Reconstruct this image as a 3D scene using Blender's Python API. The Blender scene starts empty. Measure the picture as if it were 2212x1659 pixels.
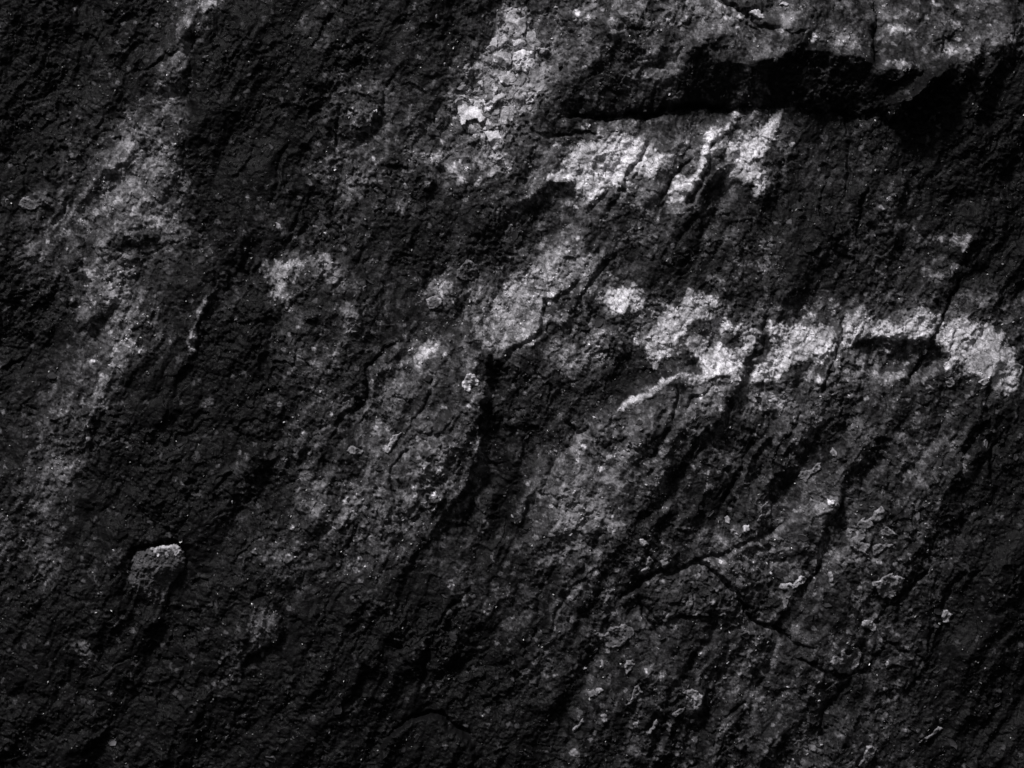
import bpy, math, random
import numpy as np
from mathutils import Vector, Matrix, Quaternion

scene = bpy.context.scene
COL = scene.collection
random.seed(11)
RNG = np.random.default_rng(11)

# ------------------------------------------------------------------ camera, light, exposure
K = 2.0 / 1024.0            # metres per face unit: the rock in view is 2 m wide, 1024 units
CU, CV, ZC = 512.0, 384.0, 1.55
cam_data = bpy.data.cameras.new("camera")
cam = bpy.data.objects.new("camera", cam_data)
COL.objects.link(cam)
cam.location = (0.0, -6.0, ZC)
cam.rotation_euler = (math.radians(90), 0, 0)
cam_data.sensor_width = 36.0
cam_data.lens = 36.0 * 6.0 / 2.0
cam_data.clip_start, cam_data.clip_end = 0.1, 200.0
scene.camera = cam

SUN_DIR = Vector((-0.32, -0.52, 0.79)).normalized()     # towards the light
world = bpy.data.worlds.new("World")
scene.world = world
world.use_nodes = True
wn = world.node_tree
wn.nodes.clear()
sky = wn.nodes.new("ShaderNodeTexSky")
sky.sky_type = 'NISHITA'
sky.sun_disc = False
sky.sun_elevation = math.asin(SUN_DIR.z)
sky.sun_rotation = math.atan2(SUN_DIR.x, SUN_DIR.y)
bw = wn.nodes.new("ShaderNodeRGBToBW")                  # grey overcast: no blue in the sky
bg = wn.nodes.new("ShaderNodeBackground")
bg.inputs["Strength"].default_value = 0.05
wo = wn.nodes.new("ShaderNodeOutputWorld")
wn.links.new(sky.outputs[0], bw.inputs[0])
wn.links.new(bw.outputs[0], bg.inputs["Color"])
wn.links.new(bg.outputs[0], wo.inputs["Surface"])

sun_data = bpy.data.lights.new("sun", 'SUN')
sun_data.energy = 3.5
sun_data.angle = math.radians(9)
sun_data.color = (1.0, 0.985, 0.99)
sun = bpy.data.objects.new("sun", sun_data)
sun.rotation_euler = (-SUN_DIR).to_track_quat('-Z', 'Y').to_euler()
sun.location = (-2, -4, 6)
COL.objects.link(sun)

scene.view_settings.view_transform = 'Standard'
scene.view_settings.look = 'None'
scene.view_settings.gamma = 1.0
scene.view_settings.use_curve_mapping = False
scene.view_settings.exposure = 0.32

# ------------------------------------------------------------------ tracing helpers
SHEETS = {'a': (0, 0, .6208), 'b': (1000, 0, .6208), 'c': (2000, 0, .6208), 'd': (3000, 0, .6210),
          'e': (0, 1000, .6208), 'f': (1000, 1000, .6208), 'g': (2000, 1000, .6208), 'h': (3000, 1000, .6210),
          'i': (0, 2030, .6282), 'j': (1000, 2030, .6282), 'k': (2000, 2030, .6282), 'l': (3000, 2030, .6281),
          'D': (0, 0, 1.8517), 'S': (0, 0, 1.0),
          'm': (2800, 2000, .27125), 'n': (3200, 2000, .27125), 'o': (2400, 1400, .27125), 'q': (1800, 300, .22604)}


def P(key, *pts):
    """Measured points (x, y, x, y, ...) of one study sheet -> face units."""
    x0, y0, s = SHEETS[key]
    a = np.array(pts, float).reshape(-1, 2)
    return np.stack([(x0 + s * a[:, 0]) / 4.0, (y0 + s * a[:, 1]) / 4.0], 1)


def sstep(a, b, x):
    t = np.clip((x - a) / (b - a), 0, 1)
    return t * t * (3 - 2 * t)


_T = np.random.default_rng(5)
_ANG = _T.random((256, 256)) * 2 * np.pi
_GX, _GY = np.cos(_ANG).astype(np.float32), np.sin(_ANG).astype(np.float32)
_R1, _R2, _R3, _R4, _R5 = [_T.random((256, 256)).astype(np.float32) for _ in range(5)]


def noise(x, y, seed=0):
    """Gradient noise, about -1..1."""
    x = x + seed * 17.31
    y = y + seed * 41.77
    fx, fy = np.floor(x), np.floor(y)
    ix, iy = fx.astype(np.int32), fy.astype(np.int32)
    dx, dy = (x - fx).astype(np.float32), (y - fy).astype(np.float32)
    sx = dx * dx * dx * (dx * (dx * 6 - 15) + 10)
    sy = dy * dy * dy * (dy * (dy * 6 - 15) + 10)

    def g(ax, ay, ex, ey):
        i, j = ax & 255, ay & 255
        return _GX[i, j] * ex + _GY[i, j] * ey
    n00 = g(ix, iy, dx, dy)
    n10 = g(ix + 1, iy, dx - 1, dy)
    n01 = g(ix, iy + 1, dx, dy - 1)
    n11 = g(ix + 1, iy + 1, dx - 1, dy - 1)
    a = n00 + sx * (n10 - n00)
    b = n01 + sx * (n11 - n01)
    return (a + sy * (b - a)) * 1.45


def fbm(x, y, octaves, seed=0, gain=0.5):
    out, amp = 0, 1.0
    for o in range(octaves):
        out = out + amp * noise(x * 2.03 ** o, y * 2.03 ** o, seed + o * 3)
        amp *= gain
    return out


def ridged(x, y, octaves, seed=0, gain=0.5):
    out, amp = 0, 1.0
    for o in range(octaves):
        out = out + amp * (1 - 2 * np.abs(noise(x * 2.03 ** o, y * 2.03 ** o, seed + o * 3)))
        amp *= gain
    return out


def cells(x, y, seed=0):
    """Cellular pattern: distance to the nearest and second point, offset to the nearest, three randoms of its cell."""
    x = x + seed * 13.7
    y = y + seed * 7.9
    ix, iy = np.floor(x).astype(np.int32), np.floor(y).astype(np.int32)
    f1 = np.full(x.shape, 9.0, np.float32)
    f2 = f1.copy()
    ox, oy = np.zeros_like(f1), np.zeros_like(f1)
    r1, r2, r3 = np.zeros_like(f1), np.zeros_like(f1), np.zeros_like(f1)
    for a in (-1, 0, 1):
        for b in (-1, 0, 1):
            i, j = (ix + a) & 255, (iy + b) & 255
            px = (ix + a + _R1[i, j] - x).astype(np.float32)
            py = (iy + b + _R2[i, j] - y).astype(np.float32)
            d = np.sqrt(px * px + py * py)
            near = d < f1
            f2 = np.where(near, f1, np.minimum(f2, d))
            ox, oy = np.where(near, px, ox), np.where(near, py, oy)
            r1, r2, r3 = np.where(near, _R3[i, j], r1), np.where(near, _R4[i, j], r2), np.where(near, _R5[i, j], r3)
            f1 = np.where(near, d, f1)
    return f1, f2, ox, oy, r1, r2, r3


def poly_sd(poly, x, y):
    """Signed distance to a closed outline, positive inside."""
    n = len(poly)
    d2 = np.full(x.shape, 1e9)
    inside = np.zeros(x.shape, bool)
    for i in range(n):
        ax, ay = poly[i]
        bx, by = poly[(i + 1) % n]
        ex, ey = bx - ax, by - ay
        t = np.clip(((x - ax) * ex + (y - ay) * ey) / (ex * ex + ey * ey + 1e-9), 0, 1)
        d2 = np.minimum(d2, (x - ax - t * ex) ** 2 + (y - ay - t * ey) ** 2)
        if ay != by:
            inside ^= ((ay > y) != (by > y)) & (x < (bx - ax) * (y - ay) / (by - ay) + ax)
    d = np.sqrt(d2)
    return np.where(inside, d, -d)


def line_sd(pts, x, y):
    """Distance to an open line, the side (+ right of travel in face units) and the place along it 0..1."""
    seg = np.hypot(*np.diff(pts, axis=0).T)
    cum = np.concatenate([[0], np.cumsum(seg)])
    best = np.full(x.shape, 1e9)
    side = np.zeros(x.shape)
    along = np.zeros(x.shape)
    for i in range(len(pts) - 1):
        ax, ay = pts[i]
        ex, ey = pts[i + 1] - pts[i]
        t = np.clip(((x - ax) * ex + (y - ay) * ey) / (ex * ex + ey * ey + 1e-9), 0, 1)
        qx, qy = x - ax - t * ex, y - ay - t * ey
        d2 = qx * qx + qy * qy
        near = d2 < best
        best = np.where(near, d2, best)
        side = np.where(near, np.sign(ex * qy - ey * qx), side)
        along = np.where(near, (cum[i] + t * seg[i]) / cum[-1], along)
    return np.sqrt(best), side, along


# ------------------------------------------------------------------ the rock surface as a height over the face
STEP = 0.93
core_u = np.arange(-56, 1080 + STEP, STEP)
core_v = np.arange(-56, 824 + STEP, STEP)
grow = np.cumsum(2.0 * 1.22 ** np.arange(26))
UA = np.concatenate([core_u[0] - grow[::-1], core_u, core_u[-1] + grow])
VA = np.concatenate([core_v[0] - grow[::-1], core_v, core_v[-1] + grow])
NU, NV = len(UA), len(VA)
U, V = np.meshgrid(UA, VA)
WU = U + 5.0 * noise(U / 30, V / 30, 1) + 2.2 * noise(U / 9, V / 9, 2) + 1.1 * noise(U / 3.6, V / 3.6, 3)
WV = V + 5.0 * noise(U / 30, V / 30, 4) + 2.2 * noise(U / 9, V / 9, 5) + 1.1 * noise(U / 3.6, V / 3.6, 6)
H = np.zeros(U.shape)
PALE = np.zeros(U.shape)         # share of pale mineral and painted light, 0..1
PALET = np.full(U.shape, 0.30)   # reflectance of that mineral


def window(pts, margin):
    lo, hi = pts.min(0) - margin, pts.max(0) + margin
    a, b = np.searchsorted(UA, [lo[0], hi[0]])
    c, d = np.searchsorted(VA, [lo[1], hi[1]])
    return slice(max(c - 1, 0), d + 1), slice(max(a - 1, 0), b + 1)


def slab(pts, lift, edge=4.0, tilt=(0, 0), offset=0.0, sink=0.9):
    w = window(pts, edge + 14)
    u, v = WU[w], WV[w]
    m = sstep(-edge, edge, poly_sd(pts, u, v) + offset)
    c = pts.mean(0)
    lo, hi = pts[:, 1].min(), pts[:, 1].max()
    if lift > 0:        # the foot of a slab runs back into the rock
        m = m * (1 - sink * sstep(0.25, 0.95, (v - lo) / (hi - lo)))
    H[w] += m * (lift + tilt[0] * (u - c[0]) + tilt[1] * (v - c[1]))


def crack(pts, depth, width, fade=0.12, side=0.0):
    depth, width = depth * 0.58, width * 0.5
    w = window(pts, 26 + abs(side) * 3)
    d, s, t = line_sd(pts, WU[w], WV[w])
    k = np.minimum(1, np.minimum(t, 1 - t) / fade + 0.05)
    wd = width * (0.55 + 0.45 * k) * (1 + 0.45 * noise(U[w] / 14, V[w] / 14, 9))
    H[w] -= depth * k * np.exp(-(d / np.maximum(wd, 0.6)) ** 2)
    if side:
        H[w] += k * abs(side) * np.exp(-d / 12) * (s * np.sign(side) > 0) * sstep(0, 2.0, d)


def ridge(pts, height, w_left, w_right, fade=0.15):
    w = window(pts, 3.2 * max(w_left, w_right) + 12)
    d, s, t = line_sd(pts, WU[w], WV[w])
    k = np.minimum(1, np.minimum(t, 1 - t) / fade)
    k = k * k * (3 - 2 * k)
    H[w] += height * k * np.exp(-(d / np.where(s > 0, w_right, w_left)) ** 1.5)


def pale(pts, amount=1.0, tone=0.40, ragged=5.0, soft=2.2, grow_by=1.5):
    """A mineral stain, on the ledge brow also painted light: feathered along the grain, with a thin veil around it."""
    w = window(pts, 34)
    u, v = U[w], V[w]
    al, ac = -0.47 * u + 0.88 * v, 0.88 * u + 0.47 * v
    rag = ragged * (fbm(ac / 11, al / 26, 4, 21, 0.66) + 0.35 * noise(u / 2.2, v / 2.2, 27))
    sd = poly_sd(pts, WU[w], WV[w])
    e_ = sd + rag * 0.9 + grow_by
    m = amount * sstep(-soft, soft, e_) * (0.86 + 0.14 * sstep(1, 11, e_ + 0.5 * rag))
    veil_ = 0.40 * min(amount, 1) * sstep(-17, 5, sd + 2.0 * rag)
    m = np.maximum(m, veil_)
    stronger = m > PALE[w]
    PALET[w] = np.where(stronger, tone, PALET[w])
    PALE[w] = np.maximum(PALE[w], m)


GAIN = np.zeros(U.shape)


def shade_film_patch(pts, gain, soft=20):
    """An area of rock colour painted darker (-) or lighter (+) for shade, light and biofilm, drawn out along the grain."""
    w = window(pts, soft + 30)
    u, v = U[w], V[w]
    al, ac = -0.47 * u + 0.88 * v, 0.88 * u + 0.47 * v
    sd = poly_sd(pts, u, v) + 13 * fbm(ac / 24, al / 80, 4, 141, 0.6) + 5 * noise(u / 6, v / 6, 145)
    GAIN[w] += gain * sstep(-soft, soft, sd)


# bulge shaped to turn the foot and right flank from the light, darkening them
H += -0.00016 * (U - 470) ** 2 * (np.abs(U) < 4000) * 0.5
H += 0.06 * (V - 380) - 0.00022 * np.clip(V - 470, 0, 900) ** 2

# broad swells and the diagonal grain of the rock
along = (-0.47 * WU + 0.88 * WV)
across = (0.88 * WU + 0.47 * WV) + 9 * noise(U / 90, V / 90, 31)
rib_n = noise(across / 25, along / 230, 191) + 0.45 * noise(across / 60, along / 160, 193)
RIBS = sstep(220, 380, U) * sstep(360, 460, V) * (1 - 2.2 * np.abs(rib_n)) + 0.5 * sstep(520, 600, U) * sstep(300, 200, V) * (1 - 2.2 * np.abs(rib_n))
for pts_ in (P('k', 880, 540, 915, 480, 990, 432, 1130, 405, 1300, 380, 1480, 560, 1590, 715, 1300, 720, 1040, 740, 940, 640), P('m', 600, 590, 1200, 410, 1480, 290, 1700, 130, 2060, 50, 1900, 400, 1700, 960, 1400, 1100, 500, 1080, 150, 1000),
             P('k', 1250, 930, 1370, 850, 1600, 740, 1750, 830, 1690, 1000, 1560, 1100, 1400, 1230, 1290, 1190)):
    w = window(pts_, 20)
    RIBS[w] *= 1 - 0.85 * sstep(-6, 6, poly_sd(pts_, WU[w], WV[w]))
H += 2.2 * RIBS
H += 10.0 * fbm(across / 85, along / 200, 3, 33)
grain_area = 0.55 + 0.45 * sstep(-0.3, 0.6, noise(U / 150, V / 150, 38))
H += grain_area * (3.0 * ridged(across / 34, along / 190, 3, 40, 0.5) + 0.9 * ridged(across / 9, along / 70, 3, 47, 0.6))
fold = noise(across / 52, along / 330, 56) + 0.5 * ridged(across / 60, along / 420, 1, 58)
H += (2.5 + 4.0 * sstep(300, 620, U) * sstep(900, 500, V)) * fold
H += 3.0 * fbm(WU / 46, WV / 46, 4, 51, 0.5)

# the overhanging ledge at the top right: a lit brow, a dark underside, a joint below
ex = np.array([470, 540, 600, 622, 650, 702, 730, 750, 773, 801, 815, 837, 856, 871, 877, 886, 905, 924, 942, 953, 966, 983, 1014, 1030, 1100])
ey = np.array([-60, -10, 22, 34, 44, 50, 60, 63, 56, 45, 46, 50, 53, 62, 70, 69, 65, 60, 58, 62, 58, 45, 38, 48, 55]) + 3.0
cx = np.array([470, 530, 567, 600, 640, 672, 707, 750, 800, 815, 860, 900, 960, 1030, 1100])
cy = np.array([60, 112, 116, 116, 116, 110, 103, 105, 106, 108, 116, 118, 120, 112, 112.])
ve, vc = np.interp(WU, ex, ey), np.interp(WU, cx, cy)
fade_l = sstep(540, 610, WU)
up = WV < ve
jut = np.interp(WU, [540, 640, 760, 900, 960, 1030], [12, 17, 32, 40, 25, 16.])
top = np.where(up, jut - 0.55 * (ve - WV), 0)
under = np.where(~up, jut * np.clip(1 - (WV - ve) / np.maximum(vc - ve, 5), 0, 1) ** 0.95, 0)
H += fade_l * (top + under) - fade_l * 5 * np.exp(-np.abs(WV - vc) / 4.0) * sstep(900, 850, WU)
for a in (  # ribs that run down over the brow
        P('c', 1230, 20, 1080, 60, 940, 220), P('c', 1290, 150, 1130, 240, 1030, 340, 960, 420), P('c', 1330, 290, 1190, 410, 1090, 490, 1050, 560),
        P('c', 900, 20, 800, 120, 700, 260), P('c', 1480, 170, 1330, 300)):
    ridge(a, 8, 8, 12)
crack(P('d', 822, -40, 815, 120, 822, 300, 820, 440), 16, 4.5)
crack(P('c', 1380, -60, 1500, 10, 1590, 75, 1700, 150, 1830, 200), 15, 4.5, side=-3)
crack(P('d', 0, 150, 160, 200, 260, 240, 380, 190), 9, 3)
crack(P('c', 960, 20, 880, 170, 690, 200), 6, 3)
ridge(P('d', 1320, 380, 1200, 500, 1060, 620, 960, 680, 970, 790), 26, 9, 9)
crack(P('d', 1380, 520, 1430, 520, 1480, 640, 1490, 720), 6, 3)
crack(P('c', 380, 745, 640, 738, 860, 742, 1080, 735, 1180, 690, 1320, 660, 1500, 680, 1765, 690), 15, 4.5)
crack(P('c', 250, 870, 420, 868, 660, 855), 8, 3)

# upper slab with the white patches: dips towards the light
slab(P('c', 300, 900, 700, 780, 1200, 700, 1560, 690, 1770, 740, 1800, 1000, 1700, 1280, 1450, 1130, 1250, 1330, 1000, 1420, 640, 1330, 460, 1240, 250, 1180), 9, 9, (0.0, 0.22))
crack(P('c', 960, 920, 900, 1010, 850, 1080, 790, 1150), 10, 3.6)
crack(P('c', 1240, 1030, 1120, 1160, 1040, 1260, 950, 1345), 11, 3.6)
crack(P('c', 1450, 850, 1360, 960, 1340, 1090, 1250, 1200, 1190, 1330), 13, 7, side=-3)
crack(P('c', 720, 1180, 650, 1290, 560, 1420), 10, 5)
ridge(P('c', 180, 1245, 320, 1180, 480, 1170), 6, 5, 8)
ridge(P('c', 1560, 690, 1410, 830, 1330, 990, 1250, 1120, 1120, 1270), 7, 8, 6)

# centre: the notches and gaps between the slabs
crack(P('c', 1500, 1050, 1380, 1250, 1280, 1380, 1200, 1500, 1110, 1600), 9, 5)
crack(P('S', 2320, 1110, 2260, 1160, 2200, 1230, 2170, 1330, 2060, 1400, 1990, 1480), 11, 5)
crack(P('S', 2480, 1010, 2400, 1100, 2330, 1180, 2250, 1270), 8, 5)
crack(P('S', 2000, 1430, 1975, 1560, 1960, 1660, 1985, 1800, 2000, 1950, 2010, 2180), 12, 24)
slab(P('D', 815, 800, 835, 765, 862, 742, 892, 738, 930, 757, 1000, 745, 1060, 760, 1050, 840, 1040, 1000, 960, 1120, 900, 1200, 760, 1260, 660, 1250, 640, 1180, 690, 1060, 770, 920), 11, 3.5, (0.04, 0.02))
crack(P('f', 950, 575, 850, 640, 770, 760, 745, 950, 600, 1080, 520, 1220), 9, 3.5)
crack(P('f', 1190, 880, 1110, 1020, 1000, 1180), 6, 3)
crack(P('f', 1040, 1270, 920, 1370, 920, 1560, 960, 1659), 7, 3)
ridge(P('f', 420, 420, 390, 480), 5, 5, 5)
slab(P('f', 600, 420, 620, 345, 680, 345, 700, 430, 720, 480, 690, 530, 590, 540), 7, 3)
slab(P('f', 430, 80, 470, 35, 530, 30, 555, 90, 590, 160, 600, 225, 540, 220, 430, 190), 8, 3)
slab(P('f', 240, 1130, 310, 1065, 350, 1150, 385, 1240, 300, 1300, 180, 1290), 6, 3)
slab(P('f', 1050, 1270, 1170, 1255, 1180, 1400, 1000, 1659, 930, 1659, 930, 1480, 980, 1360), 5, 3)

# the slab with the bright crest
crest = P('S', 2290, 1800, 2348, 1733, 2397, 1695, 2435, 1658, 2497, 1620, 2528, 1583, 2590, 1561, 2621, 1534, 2658, 1512, 2733, 1506, 2826, 1490, 2890, 1480)
slab(np.concatenate([crest, P('S', 2960, 1490, 2890, 1650, 2790, 1770, 2700, 1860, 2610, 1990, 2500, 2130, 2330, 2140, 2200, 2090, 2220, 1930)]), 15, 6.0, (0.0, 0.03), 3)
ridge(crest, 3, 6, 10)
crack(P('o', 1160, 540, 1130, 720, 1050, 870, 1000, 1060), 8, 3)
crack(P('o', 930, 830, 870, 1000, 850, 1100), 6, 2.5)
crack(P('o', 1640, 560, 1500, 620, 1360, 680, 1220, 900), 9, 4)
crack(P('o', 1000, 1120, 880, 1280, 800, 1480, 740, 1650), 8, 3.5)
crack(P('o', 1640, 1130, 1540, 1260, 1420, 1400, 1300, 1560, 1180, 1590), 9, 3.4, side=-3)
crack(P('g', 830, 1230, 900, 1300), 6, 2)
crack(P('o', 400, 1380, 500, 1450, 600, 1500), 6, 2)
crack(P('g', 450, 1090, 500, 1180, 620, 1120, 700, 1060), 15, 5)
crack(P('g', 230, 760, 290, 860, 320, 910, 290, 1000), 7, 2)

# right side: the band and its long straight joints
crack(P('h', 130, 420, 90, 520, 60, 640, 10, 700, -20, 860), 13, 6)
crack(P('S', 2990, 1480, 2930, 1620, 2860, 1720, 2760, 1840), 8, 7)
crack(P('h', 640, 400, 590, 520, 560, 660, 510, 820, 470, 950), 11, 4.5)
crack(P('h', 350, 1000, 300, 1120, 230, 1230, 130, 1420), 10, 4.5)
crack(P('h', 1420, 120, 1330, 290, 1240, 450, 1190, 570, 1160, 640, 1090, 760, 1040, 900), 13, 3.2, side=3)
crack(P('h', 1350, 520, 1310, 640, 1290, 730), 10, 2.8)
crack(P('h', 1520, 500, 1500, 600), 7, 4)
slab(P('h', 0, 480, 120, 470, 540, 440, 720, 360, 800, 420, 1180, 390, 1560, 480, 1760, 640, 1770, 960, 1580, 900, 1300, 730, 1200, 610, 700, 610, 540, 650, 420, 740, 200, 870, 0, 880), 5, 6, (0, 0.08))
slab(P('h', 700, 620, 830, 590, 1160, 590, 1270, 690, 1250, 760, 1060, 790, 900, 850, 760, 770), -9, 6)
ridge(P('h', 690, 620, 750, 760, 880, 810, 940, 810, 1060, 790), 5, 4, 8)
crack(P('h', 840, 1200, 800, 1340, 740, 1480, 700, 1640), 9, 3)
crack(P('h', 880, 900, 870, 1060), 6, 3)
ridge(P('h', 830, 1200, 970, 1230, 1010, 1215), 5, 4, 6)
crack(P('h', 1550, 870, 1540, 1100, 1400, 1300, 1360, 1420), 8, 4)
crack(P('h', 1690, 1200, 1620, 1340, 1560, 1500), 9, 6)
slab(P('h', 1310, 1390, 1380, 1330, 1560, 1260, 1560, 1640, 1220, 1640, 1260, 1500), 7, 3)
slab(P('h', 100, 1190, 130, 1200, 60, 1290, -30, 1420, -100, 1620, -160, 1640, -90, 1480, -20, 1340, 40, 1250), 7, 3)
crack(P('h', 90, 1190, 0, 1290, -60, 1400, -90, 1480, -170, 1650), 11, 4.5)
crack(P('d', 640, 620, 640, 850, 640, 1050, 625, 1250), 10, 5)
crack(P('d', 560, 1050, 500, 1200, 470, 1320), 7, 3)
crack(P('d', 460, 1340, 465, 1420), 8, 4)
crack(P('d', 790, 1200, 740, 1320, 715, 1420, 700, 1560), 9, 3)
crack(P('d', 1110, 1120, 1140, 1280), 7, 3)
crack(P('d', 1050, 760, 1170, 840, 1250, 880), 6, 3)
slab(P('d', 1040, 770, 1080, 740, 1180, 850, 1250, 880, 1210, 1000, 1090, 960), 5, 3)
slab(P('d', 1000, 1060, 900, 1190, 880, 1280, 760, 1400, 700, 1659, 930, 1659, 960, 1400, 1000, 1200), 6, 4)
ridge(P('d', 1500, 760, 1460, 1000, 1440, 1300), 8, 10, 22)

# lower right: the block under its curved joint, the lower slabs
joint = P('k', 760, 600, 850, 500, 950, 430, 1080, 400, 1200, 370, 1280, 360, 1340, 390, 1400, 450, 1500, 540, 1560, 650, 1600, 720, 1720, 760, 1860, 830)
crack(joint, 20, 5.5, side=3)
crack(P('k', 865, 540, 920, 660, 980, 740, 1000, 850), 16, 4.5)
crack(P('k', 1280, 330, 1450, 300, 1600, 190, 1750, 150, 1850, 100), 13, 5)
crack(P('m', 2100, -60, 2060, 150, 1950, 350, 1850, 620, 1760, 1000, 1600, 1210, 1500, 1420), 12, 4.5)
slab(P('m', 600, 590, 1200, 410, 1480, 290, 1700, 130, 1950, -60, 2060, 50, 1900, 400, 1800, 640, 1700, 960, 1400, 1100, 1000, 1120, 500, 1080, 150, 1000), 9, 4, (0.05, -0.06))
crack(P('k', 1100, 640, 1060, 720, 1010, 790), 5, 3)
crack(P('k', 1240, 900, 1220, 1050), 8, 3)
crack(P('k', 1080, 1290, 1130, 1240, 1170, 1190), 8, 3)
crack(P('l', 160, 800, 250, 830, 350, 880, 440, 900), 8, 3)
crack(P('l', 280, 950, 380, 1020, 560, 1080, 660, 1060, 760, 1080), 10, 4)
crack(P('l', 650, 1080, 560, 1180, 480, 1300, 440, 1500), 10, 5)
crack(P('l', 180, 850, 120, 1050, 40, 1200), 8, 4)
crack(P('l', 1130, 370, 1040, 520, 960, 600, 880, 640), 9, 3.5)
crack(P('l', 1380, 400, 1300, 500, 1240, 620), 10, 5)
crack(P('l', 1170, 740, 1160, 850, 1140, 950), 7, 3)
slab(P('k', 1250, 930, 1370, 850, 1600, 740, 1750, 830, 1690, 1000, 1560, 1100, 1400, 1230, 1290, 1190, 1220, 1050), 5, 4)
crack(P('k', 1430, 1330, 1560, 1250), 7, 3)
crack(P('k', 780, 1510, 900, 1580, 1040, 1600), 6, 3)
slab(P('k', 830, 1540, 870, 1535, 950, 1600, 960, 1680, 800, 1690), 5, 3)
crack(P('k', 550, 430, 460, 520, 360, 640, 320, 820), 8, 4)
crack(P('k', 50, 40, 30, 150, -30, 270), 8, 3.5)

# bottom middle: the arch
slab(P('j', 1050, 1325, 1200, 1330, 1340, 1420, 1500, 1659, 1500, 1900, 700, 1900, 880, 1480), 12, 5, (0, 0.05))
crack(P('j', 860, 1480, 950, 1400, 1040, 1330, 1130, 1310, 1230, 1320, 1340, 1400, 1430, 1480), 16, 5)
crack(P('j', 1160, 780, 1150, 900, 1120, 1000, 1090, 1160), 11, 6)
crack(P('j', 1160, 770, 1230, 680, 1340, 620, 1400, 480), 9, 4)
crack(P('j', 740, 700, 740, 600, 680, 540), 9, 4)
crack(P('j', 530, 420, 600, 310, 640, 220, 720, 60), 8, 4)
crack(P('j', 860, 860, 1000, 900), 9, 5)
ridge(P('j', 840, 880, 760, 940, 740, 1020), 4, 8, 8)

# lower left: hollow round the loose stone, second lump
slab(P('i', 770, 480, 840, 290, 930, 230, 1120, 210, 1220, 270, 1230, 360, 1140, 520, 1080, 680, 900, 660, 780, 580), -5, 5)
crack(P('i', 700, 480, 780, 380, 860, 270, 990, 235, 1110, 225, 1190, 290), 9, 5)
slab(P('S', 1020, 2420, 1072, 2385, 1115, 2420, 1132, 2480, 1110, 2560, 1000, 2640, 960, 2720, 860, 2760, 880, 2620, 950, 2540), 10, 3.5)
crack(P('i', 1580, 620, 1650, 560, 1700, 550, 1760, 610), 9, 4)
ridge(P('i', 1610, 600, 1540, 740, 1460, 860), 5, 5, 5)
crack(P('i', 820, 950, 700, 1040, 560, 1080), 4, 2)
slab(P('i', 480, 1480, 620, 1440, 660, 1400, 650, 1500, 420, 1660, 380, 1640), 5, 3)

# left: the pale spine and the shelf below it
ridge(P('a', 1330, -40, 1240, 80, 1160, 260, 1110, 420, 1000, 640, 850, 990, 640, 1100, 520, 1280, 400, 1450), 8, 12, 16)
crack(P('a', 860, 440, 980, 440, 1060, 360), 6, 2.5)
crack(P('a', 850, 700, 850, 840, 820, 960), 7, 3)
crack(P('a', 1240, 100, 1210, 400, 1180, 640, 1190, 900, 1170, 1250), 7, 10)
crack(P('a', 990, 780, 1040, 810), 5, 3)
crack(P('a', 420, 1250, 380, 1380, 320, 1480), 6, 4)
ridge(P('e', 1390, 250, 1290, 420, 1240, 500, 1220, 600), 6, 4, 8)
ridge(P('e', 1380, 60, 1370, 200), 3, 3, 3)
crack(P('b', 540, 60, 440, 210, 400, 290), 8, 4.5)
crack(P('b', 590, 660, 560, 850, 540, 960), 6, 3)
crack(P('b', 920, 500, 870, 580, 860, 690), 6, 3)
crack(P('b', 240, 900, 180, 1100, 120, 1300), 5, 3)
crack(P('b', 380, 1250, 300, 1400, 230, 1500), 6, 3)
crack(P('b', 600, 290, 700, 260, 800, 270), 7, 4)
slab(P('b', 470, 1130, 490, 1020, 520, 1010, 560, 1080, 560, 1180), 5, 2.5)
slab(P('b', 230, 1200, 260, 1160, 320, 1250, 280, 1255), 4, 2)
ridge(P('b', 1150, 990, 1260, 1060, 1430, 1200), 3, 5, 5)
crack(P('e', 0, 760, 60, 720, 140, 690), 6, 4, side=-4)
ridge(P('e', 20, 340, 60, 200), 6, 6, 10)
slab(P('e', 460, 500, 500, 380, 590, 400, 630, 500, 560, 570), 6, 3)
crack(P('e', 1500, 1420, 1410, 1550, 1400, 1659), 7, 3)
slab(P('e', 1530, 1420, 1600, 1300, 1680, 1290, 1772, 1330, 1640, 1480, 1480, 1490), 6, 3)
slab(P('S', 1000, 1790, 1240, 1760, 1180, 1900, 1100, 1950, 1000, 2010), 5, 4)
slab(P('b', 1350, 640, 1530, 620, 1660, 640, 1640, 1060, 1540, 1060, 1450, 850), 4, 4)

ZONE = 0.16 + 1.05 * sstep(-0.35, 0.4, noise(across / 38, along / 100, 197) + 0.4 * noise(U / 17, V / 17, 198))
# small relief: peeled layers with ragged steps, scales, grit, pits
LAYER = np.zeros(U.shape)
for size_, lift_, rng_, sd_ in ((34.0, 2.2, 1.7, 171), (13.0, 1.0, 1.3, 181)):
    lay = rng_ * fbm((U + 0.35 * across) / size_ / 1.2, V / size_, 5, sd_, 0.52)
    t_ = lay - np.floor(lay)
    area_ = sstep(-0.15, 0.4, noise(U / 80, V / 80, sd_ + 7) + 0.05)
    H += lift_ * area_ * (np.floor(lay) + sstep(0.0, 0.10, t_) * 1.0 - 0.25 * t_)
    LAYER = np.maximum(LAYER, area_ * np.exp(-((t_ - 0.10) / 0.09) ** 2) * sstep(-0.2, 0.4, noise(U / 18, V / 18, sd_ + 9)))
f1, f2, ox, oy, r1, r2, r3 = cells(WU / 17, WV / 17, 1)
scale_area = sstep(-0.25, 0.45, noise(U / 70, V / 70, 61) + 0.15)
RIM = scale_area * (r3 > 0.45) * np.exp(-((f2 - f1) / 0.10) ** 2) * sstep(0.2, 0.6, r2)
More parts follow.
